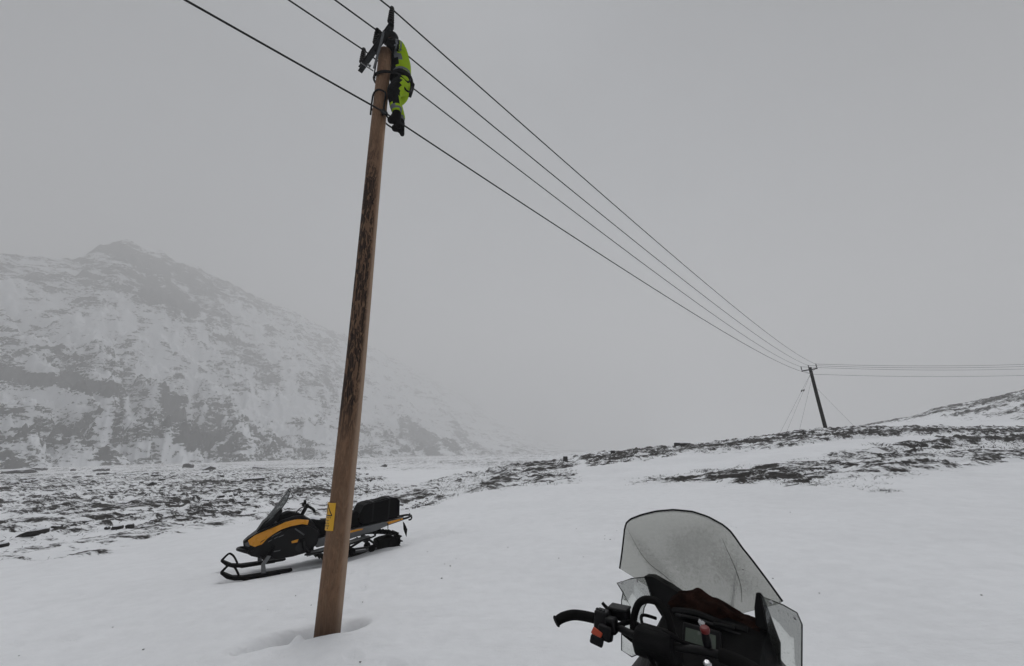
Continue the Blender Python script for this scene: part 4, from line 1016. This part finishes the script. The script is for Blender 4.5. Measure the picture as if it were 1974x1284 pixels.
# dash and hood
dash = MB()
secs = []
for x, w, zt, zb_ in ((-.34, .17, .80, .55), (-.26, .22, .86, .50), (-.18, .24, .905, .45), (-.10, .245, .955, .42), (-.03, .25, .975, .40), (.03, .25, .965, .40)):
    secs.append([(x, w*.78, zt-.16), (x, w*.40, zt-.02), (x, -w*.55, zt), (x, -w*1.05, zt-.02), (x, -w*1.12, zt-.10), (x, -w, zb_), (x, w, zb_), (x, w*.96, zt-.26)])
dash.loft(secs); dash.build('dashboard', M_NDARK, N, bevel=.012)
hood = MB(); secs = []
for x, w, zt, zb_ in ((-.05, .30, .93, .42), (.10, .42, .92, .36), (.25, .43, .87, .33), (.45, .40, .78, .31), (.65, .33, .68, .32), (.80, .22, .58, .36), (.88, .10, .50, .42)):
    secs.append([(x, w*.96, zt-.33), (x, w*.62, zt-.17), (x, w*.30, zt-.02), (x, -w*.30, zt-.02), (x, -w*.62, zt-.17), (x, -w*.96, zt-.33), (x, -w, zb_+.06), (x, -w*.75, zb_), (x, w*.75, zb_), (x, w, zb_+.06)])
hood.loft(secs); hood.build('hood', M_NBLACK, N, bevel=.02)
# instrument with display
bz = MB(); bz.box((-.155, -.075, .925), (.02, .135, .075), (0, .55, 0)); bz.build('instrument_bezel', M_BLACK, N, bevel=.006)
lc = MB(); lc.box((-.168, -.075, .931), (.004, .105, .042), (0, .55, 0)); lc.build('display', M_LCD, N)
ky = MB(); ky.tube([(-.12, -.076, .955), (-.145, -.076, .972)], .008, 8); ky.box((-.152, -.082, .978), (.004, .022, .012), (.3, .55, 0)); ky.build('key', M_CHROME, N)
for yy, zz in ((-.02, .962), (-.14, .965)):
    q = MB(); q.box((-.09, yy, zz), (.05, .07, .012), (0, .2, .15)); q.build('dash_trim', M_NBLACK, N, bevel=.004)
for k, (pts, rr_, mt) in enumerate((([(-.055, .06, .958), (-.075, -.03, .975), (-.07, -.12, .962), (-.06, -.21, .955)], .013, M_NBLACK), ([(-.085, .04, .957), (-.10, -.05, .964), (-.095, -.16, .952), (-.07, -.23, .93)], .006, M_DARKSTEEL))):
    q = MB(); q.tube(pts, rr_, 8, smooth=6); q.build('dash_edge_trim', mt, N)
# steering post, handlebar
sp_ = MB(); sp_.tube([(-.22, 0, .70), (-.36, 0, .955)], .030, 12); sp_.build('steering_post', M_NBLACK, N)
pd = MB(); pd.hull([(-.31, .945, .075), (-.335, 1.0, .065), (-.40, 1.005, .06), (-.43, .965, .065), (-.40, .915, .075), (-.34, .905, .075)]); pd.v = [(a, b+.0, c) for a, b, c in pd.v]; pd.build('bar_pad', M_NDARK, N, bevel=.012)
BAR = [(-.47, .36, .955), (-.45, .35, .972), (-.412, .312, .984), (-.392, .225, .987), (-.385, .16, .982), (-.385, .06, .968), (-.375, -.06, .968), (-.36, -.16, .975), (-.352, -.24, .972), (-.375, -.32, .965), (-.42, -.37, .945), (-.45, -.39, .93)]
hb = MB(); hb.tube(BAR[1:-1], .0125, 10, smooth=4); HB = hb.build('handlebar', M_NBLACK, N)
g = MB(); g.tube([(-.392, .225, .987), (-.400, .27, .987), (-.412, .312, .984), (-.438, .342, .976), (-.462, .356, .966)], [.0175, .0175, .0175, .0175, .0165], 14, smooth=5); g.lathe([(.018, 0), (.021, .004), (.018, .008)], (-.458, .354, .968), (-.8, .45, -.35), 14); g.build('grip', M_RUBBER, HB)
g = MB(); g.tube([(-.352, -.20, .974), (-.356, -.26, .971), (-.375, -.32, .962), (-.41, -.365, .948), (-.45, -.395, .925)], .020, 14, smooth=5); g.build('grip', M_RUBBER, HB)
sw = MB(); sw.box((-.392, .192, .990), (.055, .052, .062), (.1, .1, .2)); sw.box((-.43, .160, .968), (.05, .05, .045), (.2, .3, .3)); sw.box((-.40, .150, .985), (.04, .04, .05), (0, 0, .1))
blk = sw.build('switch_block', M_BLACK, HB, bevel=.008)
r_ = MB(); r_.box((-.462, .176, .972), (.014, .036, .022), (.5, .5, .4)); r_.build('orange_rocker_switch', M_ORANGE, blk, bevel=.003)
r_ = MB(); r_.box((-.462, .178, .950), (.05, .045, .026), (.3, .3, .5)); r_.build('thumb_switch', M_NBLACK, blk, bevel=.005)
for k in range(3):
    r_ = MB(); r_.lathe([(.006, 0), (.006, .004), (.003, .006)], (-.402-.0*k, .205-.013*k, 1.022), (0, 0, 1), 10); r_.build('button', M_DARKSTEEL, blk)
rs = MB(); rs.box((-.335, .150, 1.004), (.05, .07, .034), (0, 0, .15)); rs.box((-.335, .150, 1.023), (.056, .076, .008), (0, 0, .15)); rs.build('brake_reservoir', M_BLACK, HB, bevel=.006)
lv = MB(); lv.tube([(-.33, .175, .992), (-.305, .205, .990), (-.30, .228, .998), (-.305, .242, 1.012)], [.009, .008, .007, .006], 8, smooth=4); lv.build('brake_lever', M_BLACK, HB)
# grab handle hoop at the middle of the bar
gh = MB(); gh.tube([(-.36, .088, .955), (-.345, .090, 1.0), (-.335, .072, 1.048), (-.33, .040, 1.070), (-.33, -.005, 1.070), (-.335, -.034, 1.044), (-.345, -.050, 1.0), (-.36, -.056, .95)], .0125, 12, smooth=6); gh.build('grab_handle', M_RUBBER, HB)
kl = MB(); kl.lathe([(.012, 0), (.014, .02), (.012, .045)], (-.350, -.165, .985), (-.25, -.05, 1), 12); kl.build('kill_switch_base', M_BLACK, HB)
kc = MB(); kc.lathe([(.013, 0), (.0145, .004), (.0145, .012), (.011, .016), (.005, .017)], (-.361, -.168, 1.030), (-.25, -.05, 1), 16); kc.build('red_tether_cap', M_RED, HB)
nt = MB(); nt.lathe([(.012, 0), (.012, .006), (.008, .010)], (-.40, -.175, .958), (-.35, 0, 1), 6); nt.build('clamp_nut', M_CHROME, HB)
nt = MB(); nt.lathe([(.007, 0), (.007, .005), (.004, .008)], (-.435, -.10, .935), (-.35, 0, 1), 6); nt.build('clamp_nut', M_CHROME, HB)
for k, pts in enumerate(([(-.385, .13, .985), (-.33, .10, .985), (-.28, .06, .93), (-.22, .08, .84)], [(-.385, .12, .965), (-.36, .06, .925), (-.30, .03, .88), (-.24, .03, .80)], [(-.36, -.12, .975), (-.38, -.05, 1.0), (-.33, .0, .98), (-.26, .0, .90)], [(-.39, .05, .955), (-.42, -.02, .90), (-.40, -.06, .82), (-.36, -.05, .74)], [(-.10, .12, .93), (-.16, .15, .95), (-.22, .12, .93), (-.26, .09, .86)])):
    c_ = MB(); c_.tube(pts, .006 if k else .009, 8, smooth=6); c_.build('control_cable', M_BLACKMATT, N)
# clutch-side knee panel, tank and seat
tk = MB(); secs = []
for x, w, zt in ((-.28, .24, .80), (-.42, .22, .80), (-.60, .20, .76), (-.78, .19, .70), (-.95, .18, .66), (-1.5, .17, .62), (-1.62, .14, .58)):
    secs.append([(x, w, zt-.09), (x, w*.7, zt), (x, -w*.7, zt), (x, -w, zt-.09), (x, -w, .42), (x, w, .42)])
tk.loft(secs); tk.build('seat', M_BLACKMATT, N, bevel=.02)
kp = MB(); kp.hull([(.20, .58, .40), (.05, .56, .41), (-.25, .50, .34), (-.50, .44, .30), (-.50, .34, .28), (-.2, .30, .34), (.25, .32, .40)]); kp.build('knee_panel', M_NBLACK, N, bevel=.02)
tn = MB(); tn.hull([(.2, .42, .21), (-1.9, .46, .21), (-1.9, .40, .21), (-1.3, .30, .21), (.2, .22, .21)]); tn.build('tunnel', M_DARKSTEEL, N, bevel=.006)
tr_ = MB(); tr_.hull([(.25, .26, .19), (-1.5, .32, .19), (-1.85, .26, .19), (-1.9, .12, .19), (-1.8, .0, .19), (.0, .0, .19), (.2, .10, .19)]); tr_.build('track', M_RUBBER, N, bevel=.02)
for sg_ in (-1, 1):
    y = sg_*.45; m = MB(); m.slab([(1.42, .16), (1.34, .07), (1.2, .02), (.25, .0), (.22, .03), (1.15, .05), (1.30, .10), (1.39, .18)], y-.07, y+.07); k = m.build('ski', M_BLACKMATT, N, bevel=.008)
    lp = MB(); lp.tube([(1.40, y, .165), (1.34, y, .24), (1.25, y, .22), (1.15, y, .06)], .014, 8, smooth=4); lp.build('ski_loop', M_BLACKMATT, k)
    a = MB(); a.tube([(.70, y, .04), (.68, y-sg_*.05, .22), (.55, y-sg_*.28, .40)], .022, 8); a.build('ski_spindle', M_DARKSTEEL, N)
    b = MB(); b.slab([(.1, .30), (-1.3, .33), (-1.3, .35), (.1, .33)], sg_*.21, sg_*.42); b.build('running_board', M_DARKSTEEL, N)
# towel bundled behind the windshield, lying on the dash
tw = MB(); secs = []; nseg = 26
for i in range(31):
    f = i/30; y = .075-.31*f; hgt = .055*math.sin(PI*min(1, f*1.15+.08))**.6*(1-.25*f)+.012+.006*math.sin(f*23)
    cx, cz = -.005+.012*math.sin(f*9), .968-.012*f+.022*math.sin(PI*f)
    ring_ = []
    for k in range(nseg):
        a = 2*PI*k/nseg; rr = 1+.16*math.sin(3*a+f*11)+.10*math.sin(7*a-f*17)
        ring_.append((cx+.040*rr*math.cos(a), y+.012*math.sin(5*a+f*7), cz+hgt*.75*rr*max(-.55, math.sin(a))))
    secs.append(ring_)
tw.loft(secs); to = tw.build('towel', M_TOWEL, None, angle=60); to.location = NS_O; to.rotation_euler = (0, 0, NS_RZ)
meta(to, 'crumpled dark reddish brown towel stuffed behind the windshield of the near snowmobile', 'towel')
# ---------------------------------------------------------------- boulders, stones, heather
t = NT('wet_dark_stone'); v = t.coords(); n = t.noise(v, 4, 7, .65); nf = t.noise(v, 22, 4, .6)
g = t.add('ShaderNodeNewGeometry'); sz = t.add('ShaderNodeSeparateXYZ'); t.l.new(g.outputs['Normal'], sz.inputs[0])
sc_ = t.maprange(t.math('ADD', sz.outputs['Z'], t.math('MULTIPLY', nf, .5)), .98, 1.12)
col = t.mixc(sc_, t.ramp(n, [(.3, (.010, .009, .009)), (.55, (.030, .028, .027)), (.75, (.062, .058, .055))]), (.84, .86, .89))
t.principled(col, .8, 0, t.bump(t.math('ADD', n, t.math('MULTIPLY', nf, .3)), .8, .05), .25); M_STONE = t.m
t = NT('heather_twigs'); v = t.coords(); t.principled(t.ramp(t.noise(v, 3, 3), [(.35, (.007, .006, .005)), (.55, (.022, .017, .012)), (.72, (.075, .058, .035))]), .9, 0, None, .1); M_TWIG = t.m

def stone_mesh(seed, boxy=.5, sub=2):
    rr = random.Random(seed); bm = bmesh.new(); bmesh.ops.create_icosphere(bm, subdivisions=sub, radius=1)
    pl = [(Vector((rr.gauss(0, 1), rr.gauss(0, 1), rr.gauss(0, .8))).normalized(), rr.uniform(.55, .85)) for _ in range(9)]
    for v in bm.verts:
        for nrm, d in pl:
            q = v.co.dot(nrm)
            if q > d: v.co -= nrm*(q-d)
        v.co *= 1+.05*rr.uniform(-1, 1)
    me = bpy.data.meshes.new('boulder'); bm.to_mesh(me); bm.free(); me.materials.append(M_STONE); return me
BOULD = [
 (-162.51, 132.21, 7.5, 1.7, 'wide flat grey boulder far out on the snowy plain at far left'),
 (-203.01, 168.77, 7.6, 1.4, 'long low slab just behind the wide flat boulder at far left'),
 (-95.77, 94.44, 2.9, .8, 'low dark boulder in front of a similar slab at the foot of the mountain'),
 (-146.32, 142.15, 4.4, .95, 'thin dark slab right above and behind the low dark boulder at the mountain foot'),
 (-128.65, 157.68, 4.1, 1.8, 'squarish grey boulder standing alone below the mountain scree'),
 (-81.05, 106.08, 3.0, 1.2, 'snow capped boulder right of the squarish grey one below the mountain'),
 (-27.7, 43.11, 1.9, .5, 'long rectangular grey boulder behind the yellow snowmobile'),
 (-14.03, 21.1, .42, .24, 'small black rock in snow left of the snowmobile windshield'),
 (-14.34, 12.44, .6, .26, 'black rock under a snow cap on the near bank at far left'),
 (-12.69, 13.33, .26, .17, 'small black rock at the near edge of the heather, left one of a pair'),
 (-12.36, 13.39, .23, .14, 'small black rock at the near edge of the heather, right one of a pair'),
 (-51.54, 48.25, 1.1, .5, 'dark pointed boulder among scattered stones on the left plain'),
 (-35.88, 30.33, .95, .22, 'flat dark stone slab on the left plain, upper of two alike'),
 (-30.07, 24.9, .85, .16, 'flat dark stone slab on the left plain, lower of two alike'),
 (16.03, 38.15, 1.4, .62, 'block shaped dark boulder standing on the skyline of the crest'),
 (4.31, 34.39, .35, .40, 'small pointed rock on the crest, left of the block shaped boulder'),
 (9.01, 36.79, .38, .46, 'small leaning rock on the crest, nearest left of the block shaped boulder'),
 (27.65, 37.78, .3, .5, 'small dark stump shaped rock just left of the distant pole foot'),
 (72.63, 73.03, 1.4, .5, 'low dark rock on the skyline right of the distant pole'),
 (-38.23, 116.91, 1.8, 1.0, 'lone rounded boulder on the valley snow right of the big wooden pole'),
 (-3.08, 24.02, .28, .24, 'small black stone on the ridge right of the cargo bag'),
 (-12.89, 13.22, .16, .12, 'little black stone just left of the pair at the heather edge'),
 (-17.75, 15.55, .28, .2, 'black stone on the dark gravel bank at left'),
 (-13.24, 10.89, .22, .16, 'black stone at the left edge of the picture on the near snow'),
 (-68.12, 108.37, 4.2, .6, 'long low ledge of rock behind the rectangular grey boulder'),
 (-159.52, 144.89, 1.6, .8, 'small boulder between the wide flat boulder and the low dark one'),
 (-37.57, 41.88, .85, .45, 'dark tilted boulder in the middle of the stony left plain'),
]
SM = [stone_mesh(20+i) for i in range(7)]
for i, (x, y, w, h, lb) in enumerate(BOULD):
    me = SM[i % 7]
    if 'block' in lb or 'rectangular' in lb:
        b = MB(); b.box((0, 0, 0), (1.7, 1.5, 1.7), (0, .03, 0)); b.box((.2, .1, .1), (1.2, 1.6, 1.55), (.1, -.06, .2)); o = b.build('boulder', M_STONE, bevel=.22, smooth=False)
    else:
        o = bpy.data.objects.new('boulder', me); COL.objects.link(o)
    az = math.atan2(x, y)
    o.rotation_euler = (random.uniform(-.08, .08), random.uniform(-.12, .12), -az+random.uniform(-.2, .2))
    o.scale = (w*.60, w*.42 if w > .5 else w*.55, h*.80); o.location = (x, y, float(terrain(x, y))+h*.22)
    meta(o, lb, 'rock', 'boulders on the snowy ground')

# small stones, too many to count
rg = np.random.default_rng(11)
def scatter(n, az0, az1, r0, r1, cmin, power=1.0):
    az = np.radians(rg.uniform(az0, az1, n*6)); r = np.exp(rg.uniform(math.log(r0), math.log(r1), n*6))
    x, y = r*np.sin(az), r*np.cos(az); c = cover(x, y)+.35*streak(x, y)
    k = rg.uniform(0, 1, n*6)**power*.5+cmin < c
    return x[k][:n], y[k][:n]
def join_copies(name, variants, x, y, z, s, sz, label=None, mat=None):
    V = []; Fc = []; off = 0; nv = len(variants)
    for i in range(len(x)):
        vv, ff = variants[i % nv]; a = rg.uniform(0, 2*PI); c, sn = math.cos(a), math.sin(a)
        q = vv*np.array([s[i], s[i]*.8, sz[i]]); V.append(np.stack([q[:, 0]*c-q[:, 1]*sn+x[i], q[:, 0]*sn+q[:, 1]*c+y[i], q[:, 2]+z[i]], -1)); Fc.append(ff+off); off += len(vv)
    o = np_mesh(name, np.vstack(V), np.vstack(Fc), mat, smooth=False); meta(o, label, None, None, 'stuff'); return o
def as_np(me):
    v = np.empty(len(me.vertices)*3); me.vertices.foreach_get('co', v)
    return v.reshape(-1, 3), np.array([tuple(p.vertices) for p in me.polygons])
VAR = [as_np(stone_mesh(50+i, sub=1)) for i in range(6)]
x, y = scatter(2600, -62, -12, 11, 120, .28)
s = np.hypot(x, y)*rg.uniform(.0018, .0060, len(x))*np.where(rg.random(len(x)) < .1, 1.7, 1)
join_copies('loose_stones', VAR, x, y, terrain(x, y)+s*.1, s, s*.6, 'scattered dark stones sticking out of the snow', M_STONE)

# heather and grass stubble
def blades(n, x, y, hmin, hmax, wid, lean):
    z = terrain(x, y)-.02; n = len(x); a = rg.uniform(0, 2*PI, n); h = rg.uniform(hmin, hmax, n)*np.clip(np.hypot(x, y)/18, .6, 2.2)
    la = rg.normal(.6, 1.1, n); ln = rg.uniform(.2, 1., n)*lean*h
    dx, dy = np.cos(la)*ln, np.sin(la)*ln; wx, wy = np.cos(a)*wid*h*.5, np.sin(a)*wid*h*.5
    P = np.stack([x, y, z], -1)
    def row(f, ww): return [P+np.stack([dx*f**1.6+wx*ww*sx, dy*f**1.6+wy*ww*sx, h*f*(1-.15*f)], -1) for sx in (-1, 1)]
    r0 = row(0, 1); r1 = row(.5, .8); r2 = row(1., .25); mid = [P+np.stack([dx*f**1.6-wy*.7*ww, dy*f**1.6+wx*.7*ww, h*f*(1-.15*f)], -1) for f, ww in ((0, 1), (.5, .8), (1., .25))]
    V = np.stack([r0[0], r0[1], mid[0], r1[0], r1[1], mid[1], r2[0], r2[1], mid[2]], 1).reshape(-1, 3)
    b = (np.arange(n)*9)[:, None]
    q = np.array([[0, 1, 4, 3], [1, 2, 5, 4], [2, 0, 3, 5], [3, 4, 7, 6], [4, 5, 8, 7], [5, 3, 6, 8]])
    return V, (b[:, None]+q[None]).reshape(-1, 4)
x1, y1 = scatter(11000, -62, 10, 11, 60, .22); x2, y2 = scatter(22000, -12, 62, 10.5, 62, .20)
x = np.concatenate([x1, x2]); y = np.concatenate([y1, y2])
j = rg.normal(0, .10, (2, len(x))); x = x+j[0]; y = y+j[1]
V, Fq = blades(0, x, y, .025, .11, .2, 1.9)
o = np_mesh('heather', V, Fq, M_TWIG, smooth=False); meta(o, 'dark heather and grass stubble poking through the snow', None, None, 'stuff')
def shrub(x, y, R, n, lb):
    xs = x+rg.normal(0, R*.5, n); ys = y+rg.normal(0, R*.5, n); V, F_ = blades(0, xs, ys, .03, .12, .16, 2.2)
    o = np_mesh('shrub', V-np.array([x, y, 0]), F_, M_TWIG, smooth=False); o.location = (x, y, 0); meta(o, lb, 'shrub', 'dark dwarf shrubs')
shrub(-10.39, 9.67, .35, 90, 'sprawling dark dwarf shrub on the snow edge at lower left')
shrub(9.01, 10.18, .30, 170, 'dense black tussock at the near edge of the heather on the right slope')
shrub(8.3, 17.8, .5, 160, 'spiky dark tuft in the strip of heather on the right slope, left end')
shrub(20.5, 22.4, .6, 90, 'thin row of twigs in clean snow on the right slope')
shrub(-9.0, 14.3, .35, 120, 'dark low shrub beside the snowmobile nose')
# dark chips of bark blown on the clean snow
x = rg.uniform(-5, 6, 90); y = rg.uniform(2.6, 9, 90); s = rg.uniform(.004, .012, 90)
join_copies('bark_chips', VAR, x, y, terrain(x, y)+.001, s*1.6, s*.4, 'tiny bark chips on the clean snow', M_TWIG)
